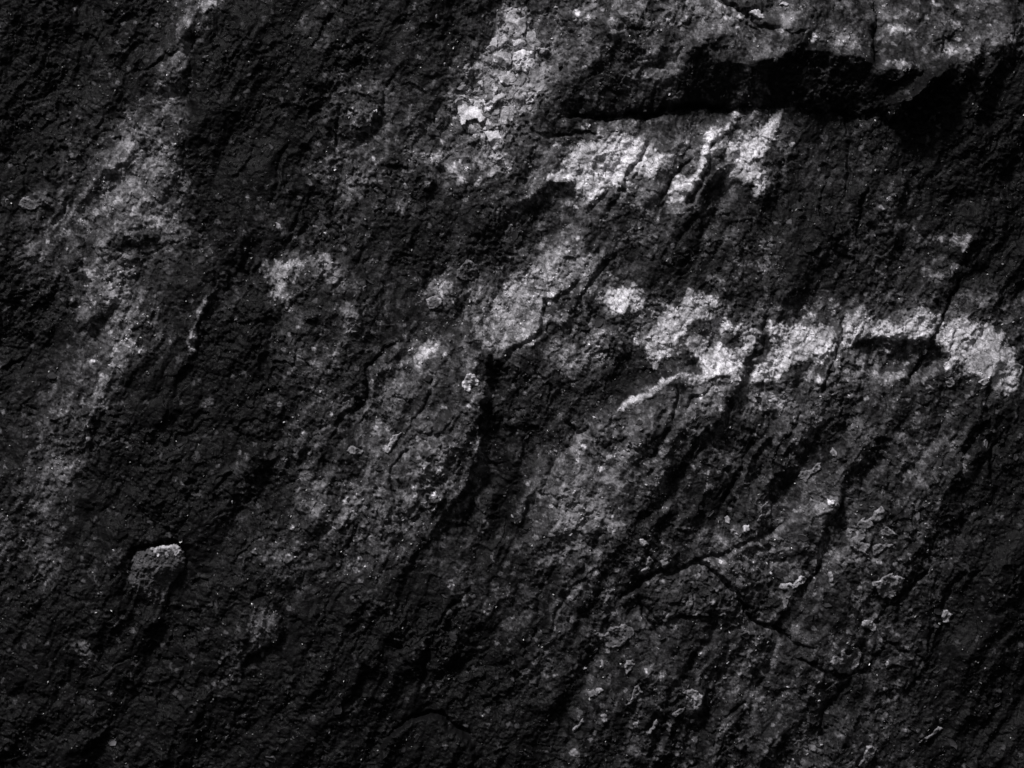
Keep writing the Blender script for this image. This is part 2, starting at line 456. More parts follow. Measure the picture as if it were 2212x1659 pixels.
H += scale_area * (2.0 * (r1 - 0.5) + 3.6 * ((r2 - 0.5) * ox + (r3 - 0.5) * oy))
f1, f2, ox, oy, r1, r2, r3 = cells(WU / 7.5, WV / 7.5, 2)
H += ZONE * (0.9 * (r1 - 0.5)) + ZONE * 2.0 * ((r2 - 0.5) * ox + (r3 - 0.5) * oy) + 0.5 * sstep(0, 0.2, f2 - f1)
RIM = np.maximum(RIM, (r3 > 0.6) * np.exp(-((f2 - f1) / 0.14) ** 2) * (oy > -0.15))
H += 0.9 * RIM
CRACKLE = sstep(0.02, 0.16, f2 - f1)
SCALES = r1 + 0.0
f1, f2, ox, oy, r1, r2, r3 = cells((U + 1.4 * noise(U / 4, V / 4, 66)) / 3.9, (V + 1.4 * noise(U / 4, V / 4, 67)) / 3.9, 3)
H += ZONE * (0.8 * (r1 - 0.5)) + ZONE * 1.5 * ((r2 - 0.5) * ox + (r3 - 0.5) * oy)
GRIT = r1.copy()
GRIT2 = r2.copy()
H += 0.7 * ZONE * fbm(U / 8, V / 8, 4, 71, 0.62)
far = sstep(30, 200, np.maximum(np.maximum(-U, U - 1024), np.maximum(-V, V - 768)))
H *= 1 - 0.5 * far

# ------------------------------------------------------------------ mineral colour of the rock, with light and shade painted in
# tone of the bare rock: shade painted in with black biofilm on left and foot, lighter middle (columns D 0..2200, rows D 0..1659)
SHADE_FILM = np.array([
    [.40, .55, .8, .5, .9, 1.0, 1.3, 1.7, 1.5, 1.3, 1.1],
    [.5, .9, .7, .6, 1.2, 1.3, 1.3, 1.3, .9, .6, .4],
    [.8, 1.4, .5, .9, 1.2, 1.3, 1.4, 1.5, .9, .9, .5],
    [.7, 1.3, .6, .9, 1.2, 1.3, 1.3, 1.2, 1.0, 1.1, .8],
    [.9, 1.3, .5, .8, 1.4, 1.4, 1.4, 1.7, 1.3, 1.1, .9],
    [1.2, .5, .6, 1.0, 1.3, 1.2, 1.6, 1.8, 1.7, 1.4, .5],
    [.8, .5, .6, .9, 1.0, 1.0, 1.6, 1.5, 1.6, 1.3, .5],
    [.45, .4, .5, .6, .5, .6, 1.2, 1.5, 1.4, 1.2, .45],
    [.3, .3, .35, .35, .35, .35, .7, 1.2, 1.3, .9, .4]])
gu = np.clip((WU + 34 * fbm(U / 60, V / 60, 3, 80)) / (2200 * 1.8517 / 4) * 10, 0, 9.999)
gv = np.clip((WV + 34 * fbm(U / 60, V / 60, 3, 84)) / (1659 * 1.8517 / 4) * 8, 0, 7.999)
iu, iv = gu.astype(int), gv.astype(int)
fu, fv = gu - iu, gv - iv
fu, fv = fu * fu * (3 - 2 * fu), fv * fv * (3 - 2 * fv)
shade_film = (SHADE_FILM[iv, iu] * (1 - fu) + SHADE_FILM[iv, iu + 1] * fu) * (1 - fv) + (SHADE_FILM[iv + 1, iu] * (1 - fu) + SHADE_FILM[iv + 1, iu + 1] * fu) * fv

for pts_, g_ in (  # dark corners, ledge underside and bright areas painted into the rock tone
        ((1290, 60, 1310, -40, 2260, -40, 2260, 90, 2050, 140, 1900, 140, 1800, 90, 1700, 100, 1500, 110, 1400, 200, 1350, 200), 0.35),
        ((1100, 400, 1250, 270, 1700, 240, 1680, 400, 1500, 470, 1240, 480, 1080, 470), 0.9),
        ((900, 330, 960, 180, 1060, 0, 1300, 0, 1280, 120, 1200, 230, 1150, 400, 1000, 420), 0.7),
        ((60, 560, 160, 400, 270, 300, 350, 130, 400, 0, 450, 0, 400, 200, 395, 500, 300, 700, 220, 900, 140, 1150, 110, 1260, 40, 1200, 60, 950, 150, 750, 180, 600), 0.8),
        ((640, 260, 740, 180, 900, 180, 900, 330, 760, 420, 650, 370), 0.6),
        ((800, 780, 890, 720, 1060, 780, 1050, 1000, 880, 1200, 640, 1280, 560, 1200, 660, 1000), 0.6),
        ((960, 700, 1100, 560, 1200, 480, 1320, 560, 1380, 640, 1700, 640, 2260, 640, 2260, 880, 2000, 830, 1700, 900, 1500, 860, 1400, 800, 1250, 820, 1100, 780), 0.6),
        ((1250, 950, 1400, 830, 1600, 800, 1480, 1000, 1340, 1120, 1200, 1150), 0.5),
        ((1480, 1180, 1810, 1070, 1780, 1200, 1640, 1260), 0.45),
        ((1120, 1000, 1260, 960, 1340, 1120, 1240, 1240, 1120, 1200), 0.8),
        ((1640, 900, 1900, 880, 2080, 980, 2000, 1250, 1850, 1240, 1700, 1020), 0.2),
        ((1180, 1250, 1640, 1250, 1900, 1300, 1880, 1600, 1300, 1640, 1200, 1450), 0.0),
        ((1900, 180, 2260, 140, 2260, 620, 2080, 600, 1960, 380), -0.6),
        ((0, 0, 370, 0, 300, 230, 100, 400, 0, 420), -0.35),
        ((410, 60, 620, 0, 700, 100, 620, 350, 430, 500, 400, 300), -0.9),
        ((700, 0, 1050, 0, 930, 160, 760, 170), -0.35),
        ((1180, 150, 1400, 220, 1500, 130, 1800, 110, 1900, 170, 2050, 160, 2260, 100, 2260, 600, 2100, 600, 2000, 350, 1800, 260, 1170, 235), -0.35),
        ((170, 950, 300, 800, 420, 740, 560, 640, 560, 800, 520, 1000, 420, 1160, 170, 1180, 140, 1100), -0.8),
        ((0, 1300, 300, 1250, 560, 1260, 560, 1700, -40, 1700, -40, 1300), -0.8),
        ((560, 1280, 930, 1250, 1100, 1400, 1170, 1700, 540, 1700), -0.8),
        ((1050, 770, 1150, 860, 1130, 1100, 1080, 1200, 1040, 1000), -0.9),
        ((2120, 850, 2260, 850, 2260, 1700, 1950, 1700, 2050, 1200), -0.8),
        ((-40, 580, 130, 600, 170, 700, 100, 900, -40, 1000), -0.5),
        ((1340, 720, 1440, 740, 1440, 830, 1360, 860, 1310, 800), -0.9),
        ((1440, 480, 1850, 400, 1850, 640, 1620, 600, 1440, 620), -0.4),
        ((820, 470, 1040, 420, 1160, 420, 1100, 520, 900, 600), -0.4),
        ((1660, 960, 1800, 1000, 1700, 1150, 1480, 1200, 1400, 1130), -0.35)):
    shade_film_patch(P('D', *pts_), g_)
for pts_, g_ in ((P('S', 1030, 2420, 1072, 2390, 1112, 2420, 1128, 2480, 1100, 2560, 1000, 2640, 950, 2720, 880, 2760, 900, 2620, 960, 2540), 0.9),
                 (P('f', 600, 420, 620, 345, 680, 345, 700, 430, 720, 480, 690, 530, 590, 540), 0.9),
                 (P('f', 430, 80, 470, 35, 530, 30, 555, 90, 590, 160, 600, 225, 540, 220, 430, 190), 0.9),
                 (P('f', 240, 1130, 310, 1065, 350, 1150, 385, 1240, 300, 1300, 180, 1290), 0.6),
                 (P('b', 470, 1130, 490, 1020, 520, 1010, 560, 1080, 560, 1180), 0.9),
                 (P('a', 560, 950, 600, 830, 740, 740, 840, 720, 830, 940, 700, 1020), 0.6),
                 (P('a', 360, 1000, 420, 950, 500, 930, 480, 1060, 400, 1130), 0.8),
                 (P('e', 460, 500, 500, 380, 590, 400, 630, 500, 560, 570), 0.6),
                 (P('S', 2963, 2160, 3125, 2115, 3200, 2090, 3290, 2010, 3340, 1970, 3330, 2060, 3270, 2200, 3100, 2260, 2900, 2250), 0.35),
                 (P('k', 1250, 930, 1370, 850, 1600, 740, 1750, 830, 1690, 1000, 1560, 1100, 1400, 1230, 1290, 1190), 0.4)):
    shade_film_patch(pts_, g_, 4)
shade_film = np.exp(0.45 * np.log(shade_film) + 0.8 * GAIN)

W_HI, W_MID = 0.58, 0.34
# white patches below the ledge
pale(P('c', 420, 1000, 520, 920, 700, 880, 850, 870, 900, 900, 930, 960, 1050, 960, 1130, 1010, 1100, 1080, 1000, 1130, 860, 1140, 720, 1170, 660, 1230, 600, 1290, 500, 1210, 430, 1150, 300, 1180, 330, 1130), 1, W_HI)
pale(P('c', 200, 1250, 180, 1235, 320, 1160, 440, 1140, 500, 1210, 470, 1240, 380, 1200), .7, W_MID)
pale(P('c', 1080, 1290, 1120, 1190, 1250, 1080, 1310, 960, 1360, 850, 1440, 770, 1560, 680, 1540, 760, 1430, 850, 1370, 960, 1330, 1060, 1280, 1150, 1190, 1260, 1120, 1300), .95, W_HI, 4)
pale(P('c', 960, 960, 1050, 900, 1180, 860, 1210, 930, 1120, 1000), .45, W_MID)
pale(P('c', 1480, 920, 1560, 870, 1650, 850, 1770, 760, 1860, 700, 1800, 850, 1720, 930, 1710, 1000, 1640, 1030, 1720, 1100, 1700, 1200, 1660, 1265, 1630, 1200, 1540, 1190, 1430, 1160, 1440, 1080, 1460, 980), 1, W_HI, 4)
pale(P('c', 560, 1330, 620, 1180, 700, 1180, 640, 1270, 600, 1330), .6, W_MID)
pale(P('c', 640, 830, 700, 770, 760, 780, 720, 830), .4, W_MID)
# ledge brow: its lit face and ribs painted paler
pale(P('c', 700, 260, 690, 160, 740, 0, 760, -60, 920, -60, 930, 60, 830, 150, 780, 190), .75, 0.32, 7)
pale(P('c', 930, 220, 1000, 110, 1090, 50, 1180, 0, 1300, -20, 1340, 40, 1220, 90, 1120, 120, 1050, 200), .8, 0.36, 6)
pale(P('c', 1180, 250, 1250, 180, 1340, 60, 1440, 110, 1500, 170, 1400, 240, 1300, 310, 1240, 300), .65, 0.30, 7)
pale(P('c', 1390, 0, 1480, 0, 1600, 90, 1530, 110, 1420, 70), .8, 0.42, 4)
pale(P('c', 1060, 340, 1140, 270, 1290, 310, 1200, 420, 1130, 520, 1060, 580, 1050, 500), .4, 0.22, 6)
pale(P('d', 0, 300, 120, 280, 240, 280, 200, 340, 80, 390, 0, 400), .7, 0.32, 5)
pale(P('d', 170, 60, 280, 70, 290, 130, 210, 150), .5, 0.25, 5)
pale(P('d', 410, 200, 440, 180, 450, 240, 410, 270), .9, 0.42, 3)
pale(P('d', 450, 200, 620, 190, 720, 290, 800, 410, 700, 330, 560, 290, 430, 290), .55, 0.28, 6)
pale(P('d', 820, 20, 960, 20, 1000, 120, 880, 130), .35, 0.22, 6)
pale(P('d', 880, 160, 960, 140, 1060, 180, 1020, 200, 890, 200), .95, 0.42, 4)
pale(P('d', 1040, 40, 1090, 20, 1120, 80, 1060, 90), .8, 0.36, 4)
pale(P('d', 1290, 100, 1340, 70, 1400, 110, 1370, 160, 1310, 150), .8, 0.36, 5)
pale(P('d', 860, 430, 960, 390, 1070, 350, 1120, 290, 1210, 350, 1140, 380, 1000, 420), .75, 0.38, 5)
pale(P('d', 1240, 240, 1310, 240, 1370, 320, 1480, 200, 1560, 200, 1480, 320, 1390, 370, 1320, 350), .7, 0.32, 6)
pale(P('d', 1580, 130, 1720, 150, 1765, 200, 1765, 290, 1640, 240), .6, 0.28, 6)
pale(P('d', 960, 680, 1060, 600, 1180, 520, 1300, 400, 1310, 420, 1190, 560, 1140, 620, 1080, 670, 1000, 720), .45, 0.2, 4)  # lit tip rib, its light painted in as paler colour
# pale quartz seam bed
pale(P('S', 2020, 20, 2100, 25, 2110, 100, 2140, 180, 2160, 260, 2110, 330, 2100, 410, 2050, 470, 2000, 540, 2015, 640, 1970, 690, 1930, 720, 1900, 640, 1950, 560, 1880, 490, 1840, 480, 1820, 390, 1900, 370, 1950, 330, 1900, 270, 1950, 200, 1970, 140, 2010, 110), .9, 0.34, 8, 2.2, 4)
pale(P('S', 1820, 330, 1900, 260, 1960, 200, 1950, 330, 1880, 370), .6, 0.24, 7)
pale(P('S', 2100, 60, 2250, 80, 2260, 200, 2300, 300, 2200, 330, 2130, 250), .5, 0.2, 9)
pale(P('S', 1860, 180, 1960, 100, 2000, 20, 2130, 0, 2180, 120, 2200, 280, 2140, 420, 2060, 560, 2040, 680, 1900, 740, 1840, 600, 1790, 470, 1800, 330), .5, 0.24, 12)
pale(P('S', 1720, 480, 1840, 500, 1960, 700, 1930, 780, 1860, 720, 1740, 620), .5, 0.2, 9)
pale(P('b', 1130, 990, 1200, 980, 1330, 1080, 1430, 1200, 1390, 1210, 1280, 1110), .9, 0.42, 4)
pale(P('b', 900, 1380, 960, 1290, 1010, 1320, 980, 1390), .8, 0.34, 5)
pale(P('b', 880, 700, 920, 720, 960, 830, 900, 820), .5, 0.26, 5)
pale(P('b', 850, 450, 950, 440, 940, 490, 860, 490), .4, 0.22, 6)
pale(P('b', 260, 60, 420, 20, 430, 130, 340, 230, 250, 170), .4, 0.18, 9)
pale(P('b', 430, 250, 540, 230, 520, 340, 440, 350), .4, 0.18, 9)
# centre
pale(P('D', 1020, 700, 1060, 650, 1140, 650, 1200, 690, 1150, 740, 1080, 760, 1030, 740), .85, 0.34, 6)
pale(P('D', 1130, 600, 1150, 540, 1210, 500, 1290, 560, 1260, 610, 1190, 620), .85, 0.34, 6)
pale(P('D', 980, 620, 1040, 600, 1100, 620, 1040, 660), .6, 0.24, 6)
pale(P('S', 1670, 1140, 1780, 1140, 1850, 1220, 1960, 1200, 2080, 1090, 2120, 1000, 2260, 1010, 2290, 1100, 2180, 1200, 2180, 1270, 2110, 1340, 2010, 1410, 1960, 1400, 1900, 1290, 1800, 1230, 1680, 1200), .78, 0.34, 11)
pale(P('S', 2100, 1000, 2200, 1000, 2280, 1080, 2200, 1110, 2110, 1080), .8, 0.33, 6)
pale(P('S', 1990, 1280, 2080, 1250, 2110, 1330, 2010, 1410, 1960, 1360), .85, 0.38, 6)
pale(P('S', 1660, 1385, 1760, 1345, 1815, 1360, 1770, 1400, 1670, 1470, 1650, 1410), .9, 0.38, 4)
pale(P('f', 1380, 560, 1440, 540, 1500, 760, 1420, 800, 1350, 660), .6, 0.28, 7)
pale(P('f', 1180, 720, 1100, 760, 1060, 730, 1080, 630, 1100, 640), .5, 0.24, 5)
pale(P('f', 1370, 840, 1440, 800, 1480, 850, 1530, 900, 1540, 1000, 1480, 1000, 1400, 950), .65, 0.3, 5)
pale(P('f', 1300, 1180, 1370, 1150, 1380, 1300, 1280, 1340, 1260, 1280), .5, 0.2, 7)
pale(P('f', 60, 60, 330, 65, 320, 180, 240, 370, 170, 320, 90, 250), .88, 0.33, 7)
pale(P('f', 420, 720, 580, 680, 580, 780, 540, 850, 420, 830), .7, 0.26, 6)
pale(P('f', 370, 1000, 440, 880, 540, 850, 500, 910, 420, 980), .65, 0.24, 5)
pale(P('f', 40, 540, 160, 470, 200, 540, 80, 570), .4, 0.22, 6)
pale(P('f', 600, 420, 620, 345, 680, 345, 720, 480, 690, 530, 590, 540), .9, 0.19, 3)
pale(P('f', 430, 80, 470, 35, 530, 30, 600, 225, 540, 220, 430, 190), .9, 0.19, 3)
# centre right white band
pale(P('g', 690, 260, 800, 250, 870, 270, 950, 310, 960, 360, 900, 390, 800, 400, 760, 420, 700, 380, 680, 300), 1, W_HI, 5)
pale(P('g', 570, 260, 640, 220, 660, 290, 600, 300), .8, 0.36, 4)
pale(P('g', 1000, 330, 1060, 310, 1090, 350, 1160, 340, 1240, 280, 1330, 260, 1400, 320, 1350, 390, 1370, 450, 1250, 470, 1190, 490, 1130, 460, 1010, 390), .95, W_HI, 6)
pale(P('g', 980, 400, 1120, 380, 1180, 470, 1190, 540, 1100, 640, 1050, 690, 1010, 780, 960, 700, 930, 640, 900, 600, 960, 540), .95, W_HI, 5)
pale(P('g', 1370, 440, 1440, 420, 1490, 460, 1470, 500, 1400, 530, 1365, 490), 1, 0.44, 3)
pale(P('g', 1410, 350, 1480, 330, 1490, 400, 1440, 420), .7, 0.36, 4)
pale(P('g', 1500, 490, 1600, 480, 1670, 540, 1640, 590, 1560, 570), 1, 0.46, 5)
pale(P('g', 1190, 590, 1290, 560, 1340, 640, 1450, 620, 1560, 640, 1620, 620, 1590, 720, 1540, 790, 1480, 820, 1440, 770, 1380, 750, 1340, 790, 1300, 740, 1230, 680, 1150, 660), .95, W_HI, 6)
pale(P('g', 520, 530, 620, 510, 670, 550, 580, 620, 540, 580), .85, 0.4, 5)
pale(P('g', 360, 690, 430, 650, 580, 640, 700, 680, 620, 740, 500, 760, 420, 740), .85, 0.38, 5)
pale(P('g', 300, 640, 380, 600, 420, 620, 360, 660), .7, 0.36, 4)
pale(P('g', 780, 580, 860, 490, 880, 510, 820, 590), .7, 0.34, 3)
pale(P('g', 1340, 190, 1460, 240, 1510, 160, 1560, 130, 1520, 20, 1560, 20, 1570, 150, 1500, 240, 1440, 270), .75, 0.36, 6)
pale(P('h', 0, 60, 60, 60, 150, 70, 160, 130, 110, 160, 50, 130), .75, 0.36, 6)
pale(P('g', 1060, 830, 1180, 818, 1330, 785, 1360, 760, 1440, 790, 1330, 830, 1240, 860, 1130, 860, 1060, 870), 1, 0.62, 1.5, 1.5, 1.5)
pale(P('o', 300, 840, 440, 690, 560, 650, 680, 640, 720, 590, 800, 520, 940, 430, 1080, 430, 1080, 490, 880, 560, 760, 660, 620, 760, 500, 830, 380, 900), 1, 0.46, 2, 1.8, 0.5)
pale(P('o', 0, 1020, 100, 960, 260, 880, 380, 900, 200, 1000, 60, 1090), .55, 0.3, 6)
pale(P('o', 1450, 640, 1640, 520, 1700, 620, 1640, 700, 1460, 700), .6, 0.28, 6)
pale(P('g', 900, 980, 1200, 900, 1400, 900, 1480, 980, 1280, 1150, 1060, 1300, 900, 1350, 830, 1180), .22, 0.15, 14)
pale(P('o', 880, 1100, 930, 900, 1010, 890, 1000, 1060, 900, 1140), .7, 0.2, 4)
pale(P('g', 420, 1420, 520, 1230, 560, 1280, 500, 1420, 440, 1440), .6, 0.22, 6)
pale(P('g', 180, 1500, 300, 1480, 480, 1560, 400, 1659, 180, 1659), .45, 0.2, 10)
pale(P('g', 300, 920, 420, 930, 440, 1060, 300, 1020), .45, 0.2, 8)
# right white band
pale(P('h', 130, 480, 250, 490, 340, 490, 520, 460, 540, 540, 540, 650, 460, 700, 390, 720, 280, 740, 200, 800, 120, 860, 30, 850, 20, 780, 80, 680, 130, 590), 1, W_HI, 5)
pale(P('h', 600, 460, 660, 420, 720, 370, 790, 380, 840, 450, 960, 460, 1050, 420, 1180, 390, 1230, 440, 1160, 570, 1050, 590, 940, 610, 800, 580, 700, 610, 600, 640, 590, 560), .97, 0.46, 5)
pale(P('h', 1060, 440, 1180, 420, 1200, 540, 1160, 590, 1060, 570), 1, 0.56, 4)
pale(P('h', 340, 640, 480, 560, 540, 560, 500, 690, 400, 720), 1, 0.58, 4)
pale(P('h', 1240, 450, 1400, 430, 1430, 470, 1560, 480, 1640, 560, 1720, 640, 1750, 760, 1740, 900, 1690, 940, 1600, 920, 1550, 830, 1430, 790, 1290, 730, 1250, 640, 1190, 620, 1210, 540), 1, 0.42, 6, 2.2, 3)
pale(P('h', 1580, 850, 1680, 860, 1740, 880, 1690, 950, 1600, 930), .95, 0.4, 4)
pale(P('h', 80, 940, 160, 930, 270, 960, 290, 1010, 180, 1030, 80, 1010), .85, 0.36, 5)
pale(P('h', 290, 800, 370, 760, 440, 810, 490, 830, 400, 860), .85, 0.42, 4)
pale(P('h', 750, 770, 830, 780, 920, 830, 1060, 790, 1060, 840, 960, 850, 910, 880, 840, 840), .85, 0.4, 4)
pale(P('h', 350, 350, 390, 370, 400, 440, 360, 420), .9, 0.44, 3)
pale(P('h', 520, 340, 575, 335, 560, 420, 530, 430), .9, 0.42, 3)
pale(P('h', 1290, 60, 1370, 60, 1410, 110, 1330, 150, 1220, 210, 1190, 170, 1290, 130), .8, 0.34, 6)
pale(P('h', 1130, 110, 1180, 110, 1180, 150, 1140, 150), .7, 0.3, 4)
pale(P('h', 980, 1130, 1000, 1215, 1090, 1215, 940, 1245), .6, 0.3, 4)
pale(P('h', 1400, 1390, 1480, 1400, 1440, 1490, 1370, 1490), .55, 0.3, 5)
pale(P('h', 1240, 1170, 1270, 1180, 1300, 1280, 1270, 1270), .6, 0.3, 4)
pale(P('h', 390, 1060, 440, 1040, 480, 1130, 420, 1120), .6, 0.28, 6)
pale(P('d', 1190, 1100, 1300, 1050, 1290, 1110, 1200, 1140), .5, 0.2, 5)
pale(P('d', 1190, 1500, 1260, 1460, 1280, 1540, 1190, 1550), .7, 0.26, 4)
pale(P('d', 1300, 1500, 1370, 1470, 1450, 1560, 1400, 1590, 1320, 1560), .85, 0.36, 6)
pale(P('d', 80, 1550, 150, 1510, 170, 1600, 100, 1620), .75, 0.34, 6)
pale(P('d', 590, 1530, 640, 1520, 690, 1490, 690, 1560, 640, 1620, 600, 1600), .6, 0.22, 4)
pale(P('d', 760, 1400, 900, 1440, 940, 1659, 720, 1659), .4, 0.15, 8)
# left
pale(P('a', 1180, 180, 1210, 260, 1150, 400, 1060, 560, 1000, 670, 970, 640, 1040, 480, 1120, 330), .85, 0.24, 4)
pale(P('a', 640, 1090, 780, 1020, 900, 950, 1060, 850, 1150, 830, 1060, 910, 930, 1000, 760, 1080, 640, 1150, 560, 1240, 500, 1260), .85, 0.26, 4)
pale(P('a', 380, 1400, 450, 1300, 600, 1290, 610, 1470, 480, 1500, 360, 1560), .7, 0.26, 7)
pale(P('a', 900, 1400, 1060, 1380, 1140, 1430, 1060, 1560, 950, 1560), .65, 0.25, 7)
pale(P('S', 760, -40, 880, -40, 870, 15, 840, 40, 780, 30), .95, 0.42, 5)
pale(P('S', 720, 20, 850, 20, 790, 90, 760, 150, 740, 260, 735, 330, 700, 380, 640, 430, 600, 400, 650, 330, 690, 230, 690, 110), .8, 0.22, 8)
pale(P('S', 660, 260, 700, 250, 690, 330, 640, 400, 610, 420), .6, 0.27, 6)
pale(P('S', 500, 600, 560, 590, 540, 640, 430, 690, 370, 760, 340, 750, 400, 670), .85, 0.32, 5)
pale(P('S', 640, 540, 720, 500, 730, 650, 720, 850, 700, 930, 600, 960, 500, 940, 420, 900, 380, 850, 330, 850, 380, 760, 450, 680, 560, 640), .7, 0.22, 13)
pale(P('S', 700, 250, 730, 330, 690, 440, 640, 470, 560, 590, 480, 640, 400, 720, 330, 790, 240, 890, 160, 980, 100, 1050, 60, 1060, 150, 950, 260, 800, 380, 690, 470, 610, 600, 460, 660, 360), .7, 0.24, 6)
pale(P('S', 560, 860, 640, 830, 710, 880, 690, 940, 600, 960), .6, 0.26, 8)
pale(P('S', 260, 850, 330, 800, 380, 830, 330, 900, 240, 970, 190, 980), .6, 0.26, 8)
pale(P('S', 190, 940, 240, 900, 200, 1000, 130, 1070, 110, 1050), .6, 0.24, 5)
pale(P('S', 230, 590, 320, 580, 310, 690, 240, 700, 220, 640), .4, 0.13, 6)
pale(P('S', 60, 780, 140, 770, 200, 830, 120, 840), .5, 0.16, 6)
pale(P('S', 350, 1180, 450, 1150, 500, 1140, 490, 1210, 400, 1230), .8, 0.3, 6)
pale(P('S', 440, 1230, 540, 1200, 560, 1290, 520, 1420, 480, 1500, 440, 1470, 450, 1380, 430, 1300), .75, 0.24, 9)
pale(P('S', 390, 1480, 450, 1460, 440, 1520, 400, 1620, 360, 1680, 340, 1620), .85, 0.28, 7)
pale(P('S', 450, 1600, 490, 1600, 480, 1640, 440, 1640), .7, 0.26, 5)
pale(P('S', 490, 1660, 530, 1660, 520, 1710, 490, 1700), .7, 0.26, 5)
pale(P('S', 230, 1650, 350, 1660, 340, 1850, 260, 1950, 240, 2040, 100, 2040, 80, 1950, 130, 1850, 200, 1760), .6, 0.17, 14)
pale(P('S', 130, 2100, 245, 2100, 220, 2200, 245, 2300, 170, 2330, 120, 2250), .6, 0.18, 8)
pale(P('S', 160, 2270, 230, 2260, 240, 2310, 180, 2330), .6, 0.24, 5)
pale(P('S', 310, 2570, 360, 2560, 385, 2620, 360, 2670, 320, 2610), .8, 0.22, 4)
pale(P('S', 450, 2510, 520, 2490, 540, 2420, 510, 2400, 560, 2440, 530, 2530, 450, 2530), .5, 0.17, 6)
pale(P('S', 170, 2560, 220, 2540, 210, 2580), .5, 0.15, 5)
pale(P('S', 0, 2910, 60, 2900, 50, 2960, 0, 2960), .5, 0.14, 6)
pale(P('S', 265, 2720, 310, 2730, 300, 2790, 260, 2780), .45, 0.11, 6)
pale(P('S', 360, 1200, 390, 1195, 380, 1220, 355, 1220), .9, 0.42, 3)
pale(P('S', 0, 1180, 25, 1180, 15, 1300, 0, 1310), .5, 0.18, 5)
pale(P('e', 1390, 245, 1370, 330, 1290, 410, 1260, 500, 1220, 610, 1250, 650, 1200, 660, 1215, 510, 1270, 420, 1300, 360), .85, 0.32, 4)
pale(P('e', 1180, 690, 1100, 720, 1060, 740, 1150, 620, 1170, 630), .5, 0.2, 6)
pale(P('e', 1310, 970, 1370, 920, 1370, 970, 1330, 990), .6, 0.25, 5)
pale(P('e', 590, 120, 630, 130, 620, 180, 590, 170), .8, 0.26, 4)
pale(P('e', 800, 100, 860, 110, 850, 160, 810, 160), .75, 0.24, 4)
pale(P('S', 1030, 2420, 1072, 2390, 1112, 2420, 1128, 2480, 1100, 2560, 1000, 2640, 950, 2720, 880, 2760, 900, 2620, 960, 2540), .8, 0.10, 6)
pale(P('S', 1440, 2180, 1480, 2060, 1560, 1980, 1560, 2140, 1460, 2300), .3, 0.1, 8)
pale(P('i', 1430, 970, 1500, 940, 1480, 1010, 1440, 1010), .6, 0.16, 5)
pale(P('i', 1490, 780, 1600, 830, 1620, 960, 1520, 1050, 1440, 980), .45, 0.12, 9)
pale(P('j', 780, 190, 800, 220, 790, 250, 775, 240), .7, 0.2, 3)
pale(P('k', 20, 740, 40, 690, 80, 700, 60, 780, 25, 790), .6, 0.22, 5)
pale(P('k', 690, 650, 740, 630, 740, 670, 700, 690), .7, 0.22, 4)
pale(P('k', 990, 1260, 1060, 1270, 1080, 1300, 1020, 1320, 980, 1290), .8, 0.26, 5)
pale(P('k', 1220, 1180, 1270, 1200, 1260, 1280, 1230, 1290, 1230, 1230), .75, 0.24, 5)
pale(P('k', 430, 690, 540, 720, 550, 770, 470, 720), .5, 0.2, 5)
pale(P('k', 1410, 1340, 1460, 1340, 1450, 1400, 1410, 1400), .5, 0.18, 5)
pale(P('k', 450, 1560, 510, 1545, 510, 1575), .9, 0.3, 3)
pale(P('n', 1260, 430, 1340, 430, 1340, 490, 1290, 490), .8, 0.3, 3)

w = window(P('h', 690, 600, 1270, 800), 20)
hollow = sstep(-3, 3, poly_sd(P('h', 690, 640, 740, 605, 840, 592, 1000, 596, 1150, 590, 1250, 640, 1270, 700, 1200, 760, 1080, 780, 940, 790, 880, 795, 780, 750), WU[w], WV[w]))
PALE[w] *= 1 - 0.97 * hollow
H += 1.2 * sstep(0.45, 0.95, PALE)

n_big = fbm(U / 55, V / 55, 3, 90)
n_mid = fbm(U / 11, V / 11, 3, 94, 0.6)
n_fine = noise(U / 2.1, V / 2.1, 98)
streak = fbm(across / 26, along / 110, 4, 111, 0.6)
clump = 0.75 * sstep(0.1, 0.6, fbm(U / 27, V / 27, 5, 131, 0.68)) + 0.75 * sstep(0.3, 0.55, fbm((U + 0.3 * V) / 15, V / 19, 5, 135, 0.62))
BARE = 0.0066 * shade_film ** 1.9 * np.exp(1.15 * clump * np.clip(shade_film, 0.5, 1.2) + 0.60 * n_big + 0.80 * n_mid + (0.55 + 0.5 * sstep(620, 360, U) * sstep(330, 480, V)) * streak + 0.60 * n_fine + 1.3 * (GRIT - 0.5) + 0.9 * (SCALES - 0.5) + 0.52 * RIBS)
spots = sstep(0.45, 0.95, fbm(U / 5.5, V / 5.5, 3, 101, 0.6) + 0.35 * n_big + 0.18 * (shade_film - 1))
BARE = BARE * (1 + 2.0 * spots) * (1 + 1.6 * RIM * (0.4 + 0.6 * (n_big > -0.2))) * (1 + 2.4 * LAYER)  # rims and layer edges painted lighter, for wear and for caught light
speck = (GRIT2 > 0.965) & (GRIT > 0.35)
BARE = BARE / (1 + BARE / 0.26)
BARE = np.where(speck, BARE * 3.2 + 0.03, BARE)
white = PALET * np.exp(0.42 * fbm(across / 13, along / 48, 4, 211, 0.6) + (1.3 * (GRIT - 0.5) + 0.9 * (SCALES - 0.5)) * (0.25 + 0.75 * sstep(0.95, 0.7, PALE)) + 0.22 * n_big + 0.16 * n_mid + 0.14 * n_fine + 0.28 * (GRIT - 0.5)) * (0.36 + 0.64 * CRACKLE)
holes = sstep(0.05, 0.55, 1.1 * n_mid + 0.5 * (GRIT - 0.5) + 0.8 * fbm(across / 14, along / 34, 3, 161, 0.6) + 0.6 * n_fine + 0.5 * (SCALES - 0.5) + 0.25 - 1.2 * (PALE - 0.6))
